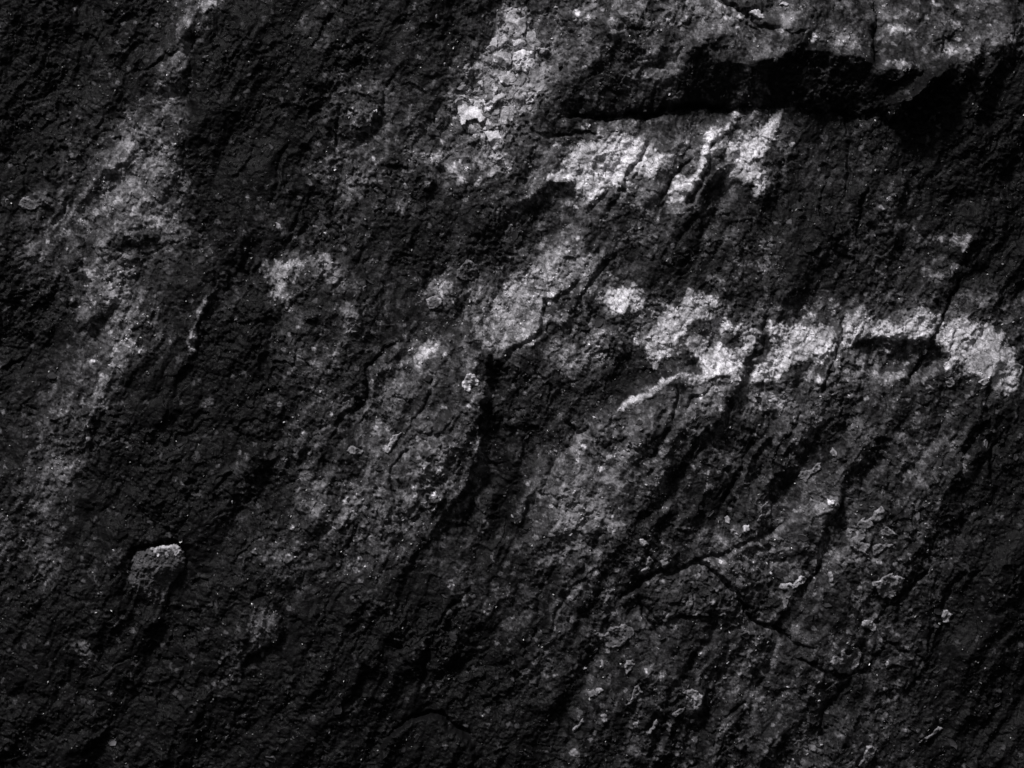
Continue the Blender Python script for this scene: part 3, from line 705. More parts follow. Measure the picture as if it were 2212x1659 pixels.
patchy = np.clip(np.clip(PALE, 0, 1) ** 0.75 * (1 - 0.88 * holes * (1 - 0.9 * sstep(0.78, 0.93, PALE))), 0, 1)
TONE = np.clip(BARE ** (1 - patchy) * np.maximum(white, 0.01) ** patchy, 0.005, 0.72)

# ------------------------------------------------------------------ materials


def rock_material(name, attribute=None, tone=0.2, spread=0.0, rough=0.44, grain=1.0, bump=0.35, spec=0.06):
    m = bpy.data.materials.new(name)
    m.use_nodes = True
    nt = m.node_tree
    nt.nodes.clear()
    N, L = nt.nodes.new, nt.links.new
    out, b = N("ShaderNodeOutputMaterial"), N("ShaderNodeBsdfPrincipled")
    L(b.outputs[0], out.inputs[0])
    co = N("ShaderNodeTexCoord")
    n1 = N("ShaderNodeTexNoise")
    n1.inputs["Scale"].default_value = 330
    n1.inputs["Detail"].default_value = 4
    n1.inputs["Roughness"].default_value = 0.65
    L(co.outputs["Object"], n1.inputs["Vector"])
    mr = N("ShaderNodeMapRange")
    mr.inputs[1].default_value, mr.inputs[2].default_value = 0.3, 0.7
    mr.inputs[3].default_value, mr.inputs[4].default_value = 1 - 0.42 * grain, 1 + 0.42 * grain
    L(n1.outputs["Fac"], mr.inputs[0])
    val = N("ShaderNodeMath")
    val.operation = 'MULTIPLY'
    L(mr.outputs[0], val.inputs[0])
    if attribute:
        at = N("ShaderNodeAttribute")
        at.attribute_name = attribute
        L(at.outputs["Fac"], val.inputs[1])
    else:
        oi = N("ShaderNodeObjectInfo")
        ra = N("ShaderNodeMapRange")
        ra.inputs[3].default_value, ra.inputs[4].default_value = tone * (1 - spread), tone * (1 + spread)
        L(oi.outputs["Random"], ra.inputs[0])
        n2 = N("ShaderNodeTexNoise")
        n2.inputs["Scale"].default_value = 60
        n2.inputs["Detail"].default_value = 3
        L(co.outputs["Object"], n2.inputs["Vector"])
        m2 = N("ShaderNodeMapRange")
        m2.inputs[1].default_value, m2.inputs[2].default_value = 0.35, 0.65
        m2.inputs[3].default_value, m2.inputs[4].default_value = 0.55, 1.35
        L(n2.outputs["Fac"], m2.inputs[0])
        v2 = N("ShaderNodeMath")
        v2.operation = 'MULTIPLY'
        L(ra.outputs[0], v2.inputs[0])
        L(m2.outputs[0], v2.inputs[1])
        L(v2.outputs[0], val.inputs[1])
    tint = N("ShaderNodeVectorMath")
    tint.operation = 'SCALE'
    tint.inputs[0].default_value = (1.0, 0.975, 1.03)
    L(val.outputs[0], tint.inputs["Scale"])
    L(tint.outputs[0], b.inputs["Base Color"])
    rr = N("ShaderNodeMapRange")
    rr.inputs[1].default_value, rr.inputs[2].default_value = 0.3, 0.7
    rr.inputs[3].default_value, rr.inputs[4].default_value = rough - 0.14, rough + 0.2
    n3 = N("ShaderNodeTexNoise")
    n3.inputs["Scale"].default_value = 90
    n3.inputs["Detail"].default_value = 3
    L(co.outputs["Object"], n3.inputs["Vector"])
    L(n3.outputs["Fac"], rr.inputs[0])
    L(rr.outputs[0], b.inputs["Roughness"])
    b.inputs["Specular IOR Level"].default_value = spec
    bp = N("ShaderNodeBump")
    bp.inputs["Strength"].default_value = bump
    bp.inputs["Distance"].default_value = 0.004
    L(n1.outputs["Fac"], bp.inputs["Height"])
    L(bp.outputs[0], b.inputs["Normal"])
    return m


MAT_ROCK = rock_material("weathered_rock", "mineral")
MAT_CRUST = rock_material("grey_crust", None, 0.032, 0.6, 0.7)
MAT_PALE = rock_material("pale_crust", None, 0.085, 0.5, 0.7)
MAT_QUARTZ = rock_material("milky_quartz", None, 0.27, 0.35, 0.45, 0.5)
MAT_GLINT = rock_material("glinting_grains", "mineral", rough=0.34, grain=0.6, bump=0.1, spec=0.5)


# ------------------------------------------------------------------ mesh building
def place(u, v, h):
    return np.stack([(u - CU) * K, -h * K, ZC + (CV - v) * K], -1)


def make_mesh(name, co, quads, tone=None, mat=None, smooth=True):
    me = bpy.data.meshes.new(name)
    n, f = len(co), len(quads)
    k = quads.shape[1]
    me.vertices.add(n)
    me.vertices.foreach_set("co", np.ascontiguousarray(co, np.float32).ravel())
    me.loops.add(f * k)
    me.loops.foreach_set("vertex_index", np.ascontiguousarray(quads, np.int32).ravel())
    me.polygons.add(f)
    me.polygons.foreach_set("loop_start", np.arange(0, f * k, k, dtype=np.int32))
    me.polygons.foreach_set("loop_total", np.full(f, k, np.int32))
    me.polygons.foreach_set("use_smooth", np.full(f, smooth, bool))
    if tone is not None:
        at = me.attributes.new("mineral", 'FLOAT', 'POINT')
        at.data.foreach_set("value", np.ascontiguousarray(tone, np.float32))
    me.update(calc_edges=True)
    if mat:
        me.materials.append(mat)
    return me


def link(name, me, parent=None, loc=None):
    o = bpy.data.objects.new(name, me)
    COL.objects.link(o)
    if parent is not None:
        o.parent = parent
    return o


def tag(o, label=None, category=None, group=None, kind=None):
    for k_, v_ in (("label", label), ("category", category), ("group", group), ("kind", kind)):
        if v_:
            o[k_] = v_
    return o


def sample(A, u, v):
    """Bilinear look-up of a grid quantity at face points."""
    i = np.clip(np.searchsorted(UA, u) - 1, 0, NU - 2)
    j = np.clip(np.searchsorted(VA, v) - 1, 0, NV - 2)
    fu_ = (u - UA[i]) / (UA[i + 1] - UA[i])
    fv_ = (v - VA[j]) / (VA[j + 1] - VA[j])
    return (A[j, i] * (1 - fu_) + A[j, i + 1] * fu_) * (1 - fv_) + (A[j + 1, i] * (1 - fu_) + A[j + 1, i + 1] * fu_) * fv_


def box_blur(A, r):
    for ax in (0, 1):
        p = np.concatenate([np.repeat(np.take(A, [0], ax), r + 1, ax), A, np.repeat(np.take(A, [-1], ax), r, ax)], ax)
        c = np.cumsum(p, ax)
        n = A.shape[ax]
        A = (np.take(c, range(2 * r + 1, 2 * r + 1 + n), ax) - np.take(c, range(0, n), ax)) / (2 * r + 1)
    return A


HS = box_blur(box_blur(H, 2), 2)       # surface without its grit, for things that lie on it

# ------------------------------------------------------------------ the rock face, cut into the slabs its joints mark off
REGIONS = [  # (name, label, outline) - first match wins
    ("rock_ledge", "overhanging ledge with a lit brow and black underside", np.concatenate([P('S', 2330, -60, 2360, 90, 2300, 300, 2270, 465, 2400, 465, 2560, 465, 2690, 440, 2830, 410, 3000, 420, 3260, 430), P('d', 640, 700, 820, 640, 822, 300, 815, -60, 815, -400), P('S', 2330, -400)])),
    ("rock_ledge", "right block of the ledge beyond a vertical joint", P('d', 815, -400, 815, -60, 822, 300, 820, 640, 960, 690, 1320, 390, 1480, 420, 1560, 300, 1900, 200, 1900, -400)),
    ("rock_slab", "slab with two white patches below the ledge", P('c', 250, 880, 660, 855, 1080, 735, 1180, 690, 1320, 660, 1500, 680, 1765, 690, 1900, 760, 1850, 1000, 1760, 1300, 1450, 1240, 1250, 1400, 1000, 1450, 640, 1350, 460, 1260, 200, 1260, 180, 1100)),
    ("rock_slab", "slab with a bright crest", np.concatenate([crest, P('S', 2960, 1490, 2890, 1650, 2790, 1770, 2700, 1860, 2610, 1990, 2500, 2130, 2330, 2140, 2200, 2090, 2220, 1930)])),
    ("rock_slab", "grey slab under a bright curved rim", P('D', 815, 800, 835, 765, 862, 742, 892, 738, 930, 757, 1000, 745, 1060, 760, 1050, 840, 1040, 1000, 960, 1120, 900, 1200, 760, 1260, 660, 1250, 640, 1180, 690, 1060, 770, 920)),
    ("rock_slab", "slab crossed by the white band left of the long joint", np.concatenate([P('h', 130, 420, 90, 520, 60, 640, 10, 700, -20, 860, 60, 960, 350, 1000, 470, 950, 560, 660, 590, 520, 640, 400, 400, 380)])),
    ("rock_slab", "middle of the white band between two joints", P('h', 640, 400, 590, 520, 560, 660, 510, 820, 700, 900, 1040, 900, 1090, 760, 1190, 570, 1300, 340, 900, 330)),
    ("rock_slab", "right end of the white band", P('h', 1300, 340, 1190, 570, 1090, 760, 1040, 900, 1300, 1000, 1560, 960, 1780, 1000, 1900, 800, 1900, 400, 1600, 380)),
    ("rock_slab", "smooth dark slab beside a diagonal joint", P('m', 600, 590, 1200, 410, 1480, 290, 1700, 130, 1950, -60, 2060, 50, 1900, 400, 1800, 640, 1700, 960, 1400, 1100, 1000, 1120, 500, 1080, 150, 1000)),
    ("rock_slab", "slab below the curved joint", P('k', 1250, 930, 1370, 850, 1600, 740, 1750, 830, 1690, 1000, 1560, 1100, 1400, 1230, 1290, 1190, 1220, 1050)),
    ("rock_slab", "dark arched slab at the foot", P('j', 860, 1480, 950, 1400, 1040, 1330, 1130, 1310, 1230, 1320, 1340, 1400, 1500, 1659, 1560, 1800, 700, 1800)),
    ("rock_slab", None, P('S', 1020, 2420, 1072, 2385, 1115, 2420, 1132, 2480, 1110, 2560, 1000, 2640, 960, 2720, 860, 2760, 880, 2620, 950, 2540)),
    ("rock_slab", None, P('d', 1000, 1060, 900, 1190, 880, 1280, 760, 1400, 700, 1659, 930, 1659, 960, 1400, 1000, 1200)),
    ("rock_slab", None, P('h', 1310, 1390, 1380, 1330, 1560, 1260, 1560, 1640, 1220, 1640, 1260, 1500)),
    ("rock_slab", None, P('h', 100, 1190, 130, 1200, 60, 1290, -30, 1420, -100, 1620, -160, 1640, -90, 1480, -20, 1340, 40, 1250)),
    ("rock_lump", None, P('f', 600, 420, 620, 345, 680, 345, 700, 430, 720, 480, 690, 530, 590, 540)),
    ("rock_lump", None, P('f', 430, 80, 470, 35, 530, 30, 555, 90, 590, 160, 600, 225, 540, 220, 430, 190)),
    ("rock_lump", None, P('f', 240, 1130, 310, 1065, 350, 1150, 385, 1240, 300, 1300, 180, 1290)),
    ("rock_rib", None, P('d', 1330, 380, 1300, 430, 1180, 540, 1110, 660, 1000, 700, 990, 790, 950, 800, 930, 740, 960, 660, 1060, 590, 1200, 490, 1280, 370)),
    ("rock_slab", "rock with the pale spine", P('a', 1480, -300, 1250, 60, 1210, 400, 1180, 640, 1190, 900, 1170, 1250, 1150, 1560, 700, 1600, 420, 1500, 250, 1700, 60, 1640, 300, 1400, 480, 1150, 760, 900, 860, 440, 1100, -300)),
]
uc = (WU[:-1, :-1] + WU[1:, 1:]) * 0.5
vc_ = (WV[:-1, :-1] + WV[1:, 1:]) * 0.5
OWNER = np.full(uc.shape, -1, np.int16)
for r, (_n, _l, pts) in enumerate(REGIONS):
    w = window(pts, 12)
    w = (slice(w[0].start, min(w[0].stop, NV - 1)), slice(w[1].start, min(w[1].stop, NU - 1)))
    inside = poly_sd(pts, uc[w], vc_[w]) > 0
    OWNER[w] = np.where(inside & (OWNER[w] < 0), r, OWNER[w])

CO = place(U, V, H).reshape(-1, 3)
IDX = np.arange(NU * NV, dtype=np.int32).reshape(NV, NU)
Q = np.stack([IDX[:-1, :-1], IDX[1:, :-1], IDX[1:, 1:], IDX[:-1, 1:]], -1)


def cut(name, mask, extra=None):
    q = Q[mask]
    used, inv = np.unique(q.ravel(), return_inverse=True)
    co, t, qq = CO[used], TONE.ravel()[used], inv.reshape(-1, 4)
    if extra is not None:
        eco, eq = extra(len(co), used)
        co, t, qq = np.concatenate([co, eco]), np.concatenate([t, np.full(len(eco), 0.03)]), np.concatenate([qq, eq])
    return make_mesh(name, co, qq, t, MAT_ROCK)


def back_of_rock(n0, used):
    """Sides and back that close the outcrop, 0.9 m deep."""
    ring = np.concatenate([IDX[0, :], IDX[1:, -1], IDX[-1, -2::-1], IDX[-2:0:-1, 0]])
    lookup = {int(k): i for i, k in enumerate(used)}
    front = np.array([lookup[int(i)] for i in ring])
    co = CO[ring].copy()
    co[:, 1] = 0.9
    n = len(ring)
    back = n0 + np.arange(n)
    nx = np.roll(np.arange(n), -1)
    quads = np.stack([front, front[nx], back[nx], back], -1)
    cap = n0 + n
    co = np.concatenate([co, [[0, 0.95, ZC]]])
    fan = np.stack([back, back[nx], np.full(n, cap), np.full(n, cap)], -1)[:0]
    corner = [0, NU - 1, NU + NV - 2, 2 * NU + NV - 3]
    lid = np.array([[back[c] for c in corner]])
    return co[:-1], np.concatenate([quads, lid])


body = link("rock_face", cut("rock_face", OWNER < 0, back_of_rock))
tag(body, "dark weathered rock face with white mineral bands and diagonal joints", "rock face", kind="structure")
for r, (n_, lab, _p) in enumerate(REGIONS):
    if (OWNER == r).any():
        o = link(n_, cut(n_, OWNER == r), body)
        if lab:
            o["label"] = lab


# ------------------------------------------------------------------ pieces that lie on the face
def piece(name, pts, kind, t, mat=None, parent=None, tone=None, seed=0, step=0.62, jag=1.0, tilt=(0, 0), dome=0.5):
    """A crust, stone or chunk with its own outline, thickness and relief, seated on the rock."""
    lo, hi = pts.min(0) - 5, pts.max(0) + 5
    ua, va = np.arange(lo[0], hi[0], step), np.arange(lo[1], hi[1], step)
    u, v = np.meshgrid(ua, va)
    wu = u + jag * (1.6 * noise(u / 8, v / 8, 200 + seed) + 1.1 * noise(u / 3, v / 3, 201 + seed))
    wv = v + jag * (1.6 * noise(u / 8, v / 8, 210 + seed) + 1.1 * noise(u / 3, v / 3, 211 + seed))
    d = poly_sd(pts, wu, wv)
    c = pts.mean(0)
    size = max(np.sqrt(np.prod(pts.max(0) - pts.min(0))), 2.0)
    base = sample(HS, u, v)
    grit = sample(H, u, v) - base
    plane = tilt[0] * (u - c[0]) + tilt[1] * (v - c[1])
    rough = 0.8 * fbm(u / 5, v / 5, 4, 220 + seed, 0.6)
    f1_, f2_, ox_, oy_, a_, b_, c_ = cells(wu / 6.0, wv / 6.0, 4 + seed % 40)
    facet = 0.9 * (a_ - 0.5) + 2.2 * ((b_ - 0.5) * ox_ + (c_ - 0.5) * oy_)
    g1_, g2_, gx_, gy_, ga_, gb_, gc_ = cells(wu / 2.6, wv / 2.6, 7 + seed % 30)
    fine = 0.7 * (ga_ - 0.5) + 1.0 * ((gb_ - 0.5) * gx_ + (gc_ - 0.5) * gy_)
    if kind == 'crust':
        lip = np.exp(-((d - 2.0) / 2.2) ** 2)
        h = base + t * 0.62 * sstep(-0.3, 1.1, d) * (0.9 + 0.1 * lip) + plane + 1.1 * rough + 0.5 * facet + 0.9 * grit + fine
    elif kind == 'stone':
        x = np.clip(d / (0.42 * size), 0, 1)
        h = base + t * (x * (2 - x)) ** dome + plane + rough + 0.5 * facet + 1.3 * grit
    else:
        r = np.random.default_rng(300 + seed)
        h = np.full(u.shape, 1e9)
        for _ in range(5):
            a = r.random() * 6.283
            sl = 0.25 + 0.7 * r.random()
            q = (u - c[0]) * math.cos(a) + (v - c[1]) * math.sin(a)
            h = np.minimum(h, t * (0.75 + 0.5 * r.random()) - sl * np.maximum(q, -size))
        cb = float(sample(HS, np.array([c[0]]), np.array([c[1]]))[0])
        h = np.maximum(0.5 * base + 0.5 * cb + np.clip(h, 0.25 * t, 3 * t), base + 0.6) + plane + 0.45 * rough + 0.3 * facet
    out = d < 0
    h = np.where(out, base - 2.0, h)
    if mat is None:
        tt = 1.25 * sample(TONE, u, v) if tone is None else tone * np.exp(0.45 * fbm(u / 9, v / 9, 4, 230 + seed, 0.65) + 0.5 * (a_ - 0.5) + 0.25 * noise(u / 2, v / 2, 231 + seed))
        if kind == 'crust' and tone is not None:
            tt = tt * (0.72 + 0.75 * np.exp(-((d - 0.8) / 1.8) ** 2)) * np.exp(0.7 * (ga_ - 0.5))
        tt = np.clip(tt, 0.008, 0.7)
    idx = np.arange(u.size).reshape(u.shape)
    qd = np.stack([idx[:-1, :-1], idx[1:, :-1], idx[1:, 1:], idx[:-1, 1:]], -1)
    ins = ~out
    keep = ins[:-1, :-1] | ins[1:, :-1] | ins[1:, 1:] | ins[:-1, 1:]
    qd = qd[keep]
    used, inv = np.unique(qd.ravel(), return_inverse=True)
    co = place(u, v, h).reshape(-1, 3)[used]
    origin = place(c[0], c[1], float(sample(HS, np.array([c[0]]), np.array([c[1]]))[0]))
    me = make_mesh(name, co - (origin if parent is None else 0), inv.reshape(-1, 4), None if mat else tt.ravel()[used], mat or MAT_ROCK)
    o = link(name, me, parent)
    if parent is None:
        o.location = origin
    return o


# loose stones, each a thing of its own
s = piece("loose_stone", P('i', 850, 300, 900, 265, 1000, 240, 1120, 232, 1170, 270, 1188, 330, 1170, 410, 1120, 450, 1080, 500, 1070, 600, 1030, 640, 930, 600, 850, 540, 815, 480, 830, 420), 'stone', 11, seed=1, tone=0.048, tilt=(0.03, -0.10), dome=0.6)
tag(s, "rounded dark stone with a pale cap sitting in a hollow", "stone")
capm = piece("mineral_cap", P('i', 960, 262, 1040, 240, 1125, 238, 1165, 275, 1140, 300, 1060, 330, 1040, 345, 1010, 300), 'crust', 1.4, seed=2, tone=0.24)
capm.location = capm.location + Vector((0, -9.2 * K, 0))
loc = capm.location - s.location
capm.parent = s
capm.location = loc
s = piece("loose_block", P('k', 880, 540, 915, 480, 990, 432, 1050, 445, 1080, 440, 1130, 405, 1230, 385, 1300, 380, 1390, 470, 1480, 560, 1540, 660, 1590, 715, 1500, 720, 1300, 690, 1120, 690, 1040, 740, 1000, 720, 940, 640, 885, 590), 'stone', 11, seed=3, tone=None, tilt=(-0.03, -0.08), dome=0.35)
tag(s, "angular dark block framed by a curved black joint", "rock block")
s = piece("loose_stone", P('d', 0, 60, 40, 45, 65, 45, 105, 100, 90, 112, 30, 85), 'chunk', 9, seed=4, tone=0.42)
tag(s, "small bright angular stone wedged in the crack through the top ledge", "stone")
s = piece("loose_stone", P('d', 200, 10, 235, 0, 270, 15, 225, 30), 'chunk', 6, seed=5, tone=0.42)
tag(s, "tiny white stone on the ledge above the wedged angular stone", "stone")

# crusts
for key, pts, lab, t, tone in (
        ('n', (1180, 80, 1240, 140, 1230, 270, 1120, 330, 1060, 300, 1080, 380, 960, 440, 930, 560, 880, 610, 1030, 640, 1020, 720, 950, 740, 1010, 820, 940, 800, 920, 770, 800, 740, 725, 670, 730, 570, 820, 530, 820, 470, 850, 440, 840, 350, 900, 270, 950, 250, 940, 310, 1060, 230, 1100, 150), "long lobed crust with a curled pale rim beside a diagonal joint", 4.5, 0.085),
        ('n', (1050, 1240, 1100, 1190, 1160, 1180, 1220, 1110, 1290, 1070, 1350, 1060, 1380, 1120, 1430, 1090, 1520, 1150, 1550, 1170, 1500, 1250, 1510, 1300, 1440, 1340, 1420, 1420, 1340, 1470, 1280, 1440, 1210, 1470, 1160, 1400, 1120, 1300, 1070, 1270), "scalloped rosette crust with a dark middle", 5, 0.10),
        ('l', (705, 745, 720, 712, 765, 712, 800, 740, 812, 770, 785, 795, 760, 770, 720, 765), "small bright crust below the scalloped rosette", 3.5, 0.13),
        ('m', (1160, 1290, 1180, 1240, 1240, 1220, 1350, 1230, 1480, 1120, 1540, 1115, 1590, 1170, 1560, 1220, 1400, 1290, 1360, 1320, 1300, 1270, 1290, 1330, 1200, 1310), "long bright flake under the smooth dark slab", 4.5, 0.16),
        ('l', (490, 410, 515, 405, 530, 430, 530, 470, 500, 472), "single upright oval flake right of a diagonal joint", 2.6, 0.12),
        ('l', (205, 655, 203, 595, 225, 555, 262, 560, 240, 610, 232, 662), "curved flake hanging below the long bright flake", 3, 0.085),
        ('l', (500, 975, 520, 945, 555, 940, 575, 960, 572, 905, 600, 900, 612, 940, 650, 930, 648, 890, 690, 888, 722, 930, 703, 1000, 640, 1065, 570, 1062, 520, 1012), "fan shaped crust with three blunt lobes", 4.5, 0.085),
        ('l', (720, 1590, 745, 1520, 770, 1512, 806, 1540, 785, 1590, 735, 1665, 690, 1645), "club shaped lump of crust at the foot of the rock", 6, 0.09),
        ('l', (1165, 1440, 1205, 1402, 1245, 1420, 1205, 1452, 1080, 1510, 1070, 1500), "thin streak of crust low on the dark right flank", 3, 0.075),
        ('l', (1225, 700, 1240, 655, 1270, 655, 1295, 690, 1282, 738, 1235, 735), "solitary pale crust at the end of a joint", 4.5, 0.12),
        ('k', (590, 800, 625, 790, 660, 800, 700, 760, 790, 730, 838, 757, 850, 790, 838, 825, 790, 858, 770, 885, 680, 888, 640, 840), "round saucer shaped crust with a raised lower lip", 4.5, 0.065),
        ('k', (1020, 335, 1060, 320, 1075, 350, 1045, 392, 1025, 380), "oval flake just above the curved black joint", 3.5, 0.09),
        ('k', (875, 200, 905, 192, 925, 208, 940, 222, 900, 245), "bright knob of crust high above the curved joint", 3.5, 0.16),
        ('k', (925, 320, 945, 298, 975, 335, 950, 365, 960, 385, 905, 415, 885, 400, 925, 380), "pair of bright lumps at the left start of the curved joint", 4, 0.12),
        ('k', (800, 965, 850, 950, 856, 1000, 835, 1030, 800, 1062, 790, 1010), "tall flake below the saucer shaped crust", 3.5, 0.10),
        ('k', (632, 1315, 668, 1300, 682, 1330, 678, 1362, 655, 1368), "rounded pale pebble stuck low on the rock", 4.5, 0.11),
        ('k', (455, 1412, 480, 1385, 530, 1335, 535, 1360, 505, 1392, 470, 1425), "slanting splinter left of the rounded pale pebble", 3.5, 0.11),
        ('k', (930, 1440, 965, 1380, 1000, 1340, 1008, 1360, 985, 1400, 960, 1436), "finger shaped splinter in a shadowed gap", 4.5, 0.09),
        ('k', (1088, 1312, 1120, 1282, 1182, 1262, 1170, 1295, 1110, 1335), "dark wedge with a pale upper edge", 4.5, 0.075),
        ('k', (1155, 1170, 1185, 1150, 1240, 1152, 1292, 1192, 1285, 1240, 1255, 1290, 1228, 1280, 1225, 1210), "ragged hooked crust near the foot", 3.5, 0.10),
        ('k', (545, 1165, 600, 1150, 640, 1140, 660, 1160, 620, 1190, 570, 1210), "low ragged crust on the dark foot", 3.2, 0.075),
        ('k', (795, 1245, 830, 1215, 850, 1130, 880, 1118, 905, 1165, 870, 1200, 840, 1230, 805, 1258), "curved ridge of crust rising to a blunt tip", 4, 0.085),
        ('k', (1430, 60, 1450, 50, 1466, 75, 1462, 108, 1440, 100), "egg shaped flake above the shadow edge", 3.2, 0.12),
        ('k', (1545, 120, 1580, 105, 1592, 140, 1570, 165, 1545, 155), "fibrous bright knob above the shadow edge", 4, 0.16),
        ('k', (1455, 135, 1490, 130, 1503, 150, 1470, 163), "flat twin flake beside the egg shaped flake", 2.8, 0.12),
        ('m', (880, 120, 960, 50, 1000, 20, 1050, 80, 1050, 220, 960, 270, 920, 240, 840, 330, 820, 290, 900, 190), "ragged grey crust high above the smooth dark slab", 4, 0.085),
        ('n', (490, 60, 510, 30, 555, 25, 580, 100, 540, 110, 510, 90), "pale knob at the head of a diagonal joint", 5, 0.14),
        ('n', (670, 460, 720, 405, 790, 440, 750, 490, 690, 510), "small angular flake left of the long lobed crust", 3, 0.10),
        ('n', (1180, 440, 1260, 370, 1330, 420, 1420, 500, 1350, 560, 1240, 520, 1180, 500), "knobbly pale crust right of the long lobed crust", 4, 0.11),
        ('n', (1050, 690, 1120, 640, 1250, 650, 1370, 630, 1380, 670, 1260, 710, 1200, 770, 1090, 830, 1050, 760), "smooth grey crust with a pale vein across it", 4, 0.08),
        ('a', (90, 1310, 120, 1260, 210, 1290, 250, 1260, 310, 1320, 240, 1320, 190, 1350, 130, 1340), "dull grey crust on the shelf at the left edge", 3.5, 0.055),
        ('h', (520, 1300, 535, 1272, 560, 1300, 555, 1335, 530, 1335), "isolated grey flake on dark rock below the white band", 3.5, 0.10),
        ('h', (310, 1460, 330, 1430, 400, 1420, 430, 1370, 462, 1370, 455, 1420, 400, 1450, 355, 1505), "boot shaped crust below the white band", 4, 0.085),
        ('h', (1270, 820, 1325, 815, 1330, 870, 1300, 890, 1270, 850), "squarish knob under the right end of the white band", 4, 0.09),
        ('h', (1490, 840, 1530, 815, 1550, 850, 1520, 880, 1480, 860), "pale knob touching the right end of the white band", 4, 0.15),
        ('f', (890, 1250, 920, 1190, 985, 1175, 950, 1230, 900, 1310, 870, 1300), "pale kite shaped flake on the central slab", 3.5, 0.14),
        ('f', (625, 1290, 650, 1260, 740, 1280, 720, 1320, 650, 1310), "dull flake on the lower part of the central slab", 3, 0.09),
        ('f', (1365, 850, 1400, 800, 1440, 795, 1480, 850, 1470, 880, 1430, 870, 1420, 920, 1380, 910), "pierced white crust in the dark central trough", 4, 0.26),
        ('f', (1150, 380, 1130, 310, 1200, 290, 1250, 330, 1210, 380), "smooth grey chip above the central slab", 4, 0.10),
        ('f', (1330, 130, 1400, 60, 1460, 90, 1480, 140, 1450, 190, 1380, 200, 1330, 170), "round disc of rock ringed by a dark groove", 5, 0.055)):
    o = piece("mineral_crust", P(key, *pts), 'crust', t, tone=tone * 1.2, seed=len(lab) + int(pts[0]) % 37, jag=0.7)
    tag(o, lab, "crust", "crusts and flakes on the rock face")

# the quartz seam: chunks set in a bed, parts of the rock
vein = piece("quartz_seam", P('q', 80, 420, 300, 330, 700, 60, 830, -100, 900, -600, 1000, -1250, 1330, -1230, 1400, -900, 1500, -500, 1440, 0, 1300, 150, 1060, 440, 900, 640, 900, 1000, 950, 1400, 820, 1580, 640, 1400, 560, 1000, 320, 1000, 180, 850), 'crust', 1.2, parent=body, tone=0.15, seed=9)
for i, (key, pts, t, tone) in enumerate((
        ('q', (100, 430, 130, 390, 290, 420, 370, 395, 460, 410, 580, 380, 640, 500, 570, 560, 580, 660, 630, 740, 600, 800, 520, 830, 480, 760, 280, 790, 260, 860, 185, 860, 150, 640), 9, 0.36),
        ('q', (160, 330, 250, 295, 300, 370, 320, 400, 260, 400), 5, 0.28),
        ('q', (570, 560, 660, 490, 740, 440, 810, 480, 800, 560, 650, 650, 590, 660), 7, 0.32),
        ('q', (590, 670, 700, 620, 860, 560, 900, 620, 880, 680, 740, 740, 640, 750), 4, 0.13),
        ('q', (620, 870, 650, 770, 710, 800, 740, 850, 660, 920), 7, 0.36),
        ('q', (680, 960, 660, 900, 730, 840, 860, 880, 870, 960, 760, 970), 5, 0.15),
        ('q', (580, 940, 630, 900, 665, 950, 610, 980), 5, 0.34),
        ('q', (600, 990, 680, 960, 860, 980, 900, 1050, 960, 1200, 900, 1330, 800, 1380, 730, 1240, 640, 1100), 9, 0.30),
        ('q', (670, 1430, 760, 1370, 840, 1400, 910, 1480, 850, 1540, 810, 1590, 730, 1520), 6, 0.28),
        ('q', (310, 900, 370, 850, 480, 900, 490, 980, 420, 1010, 320, 990), 7, 0.20),
        ('q', (380, 1050, 410, 1010, 470, 1040, 480, 1110, 430, 1110), 5, 0.26),
        ('q', (760, 200, 740, 150, 790, 110, 860, 190, 840, 300, 790, 340, 730, 260), 7, 0.36),
        ('q', (800, 480, 730, 420, 830, 340, 900, 300, 980, 340, 1000, 430, 880, 460), 7, 0.30),
        ('q', (830, 0, 900, 130, 1060, 140, 1050, 20, 1000, -80, 900, -100), 8, 0.24),
        ('q', (1340, 440, 1390, 360, 1480, 410, 1490, 460, 1400, 490, 1360, 510), 6, 0.22),
        ('q', (1180, 640, 1270, 590, 1320, 680, 1240, 730), 5, 0.19),
        ('q', (1370, 570, 1440, 520, 1470, 580, 1420, 650, 1390, 640), 4, 0.16),
        ('q', (490, 120, 520, 60, 575, 50, 610, 160, 580, 270, 540, 200), 5, 0.18),
        ('q', (100, 220, 160, 120, 260, 100, 320, 200, 260, 260, 190, 260), 6, 0.16),
        ('b', (1520, 310, 1560, 230, 1592, 228, 1590, 300, 1540, 330), 7, 0.30),
        ('b', (1600, 250, 1645, 215, 1665, 250, 1640, 290, 1600, 300), 6, 0.26),
        ('b', (1645, 130, 1660, 60, 1700, 38, 1770, 50, 1790, 120, 1770, 200, 1720, 230, 1650, 200), 9, 0.26),
        ('b', (1680, 240, 1730, 230, 1790, 265, 1760, 300, 1700, 280), 5, 0.32),
        ('b', (1690, 330, 1760, 300, 1830, 320, 1840, 420, 1790, 460, 1720, 440, 1690, 400), 9, 0.38),
        ('b', (1570, 340, 1620, 310, 1690, 340, 1690, 400, 1640, 430, 1570, 390), 8, 0.26),
        ('b', (1590, 500, 1620, 450, 1690, 440, 1720, 500, 1660, 540, 1600, 530), 8, 0.24),
        ('b', (1370, 450, 1380, 400, 1420, 400, 1430, 440, 1400, 485), 5, 0.15),
        ('b', (1800, 440, 1850, 400, 1900, 450, 1900, 550, 1850, 600, 1810, 560), 6, 0.17),
        ('c', (160, 240, 180, 180, 220, 190, 260, 260, 260, 310, 210, 310), 6, 0.18),
        ('c', (240, 300, 290, 290, 325, 290, 300, 340, 250, 330), 4, 0.24))):
    piece("quartz_chunk", P(key, *pts), 'stone' if i % 3 == 2 else 'chunk', t * 0.7, None, vein, tone * 1.25, seed=20 + i, jag=0.85, dome=0.4)


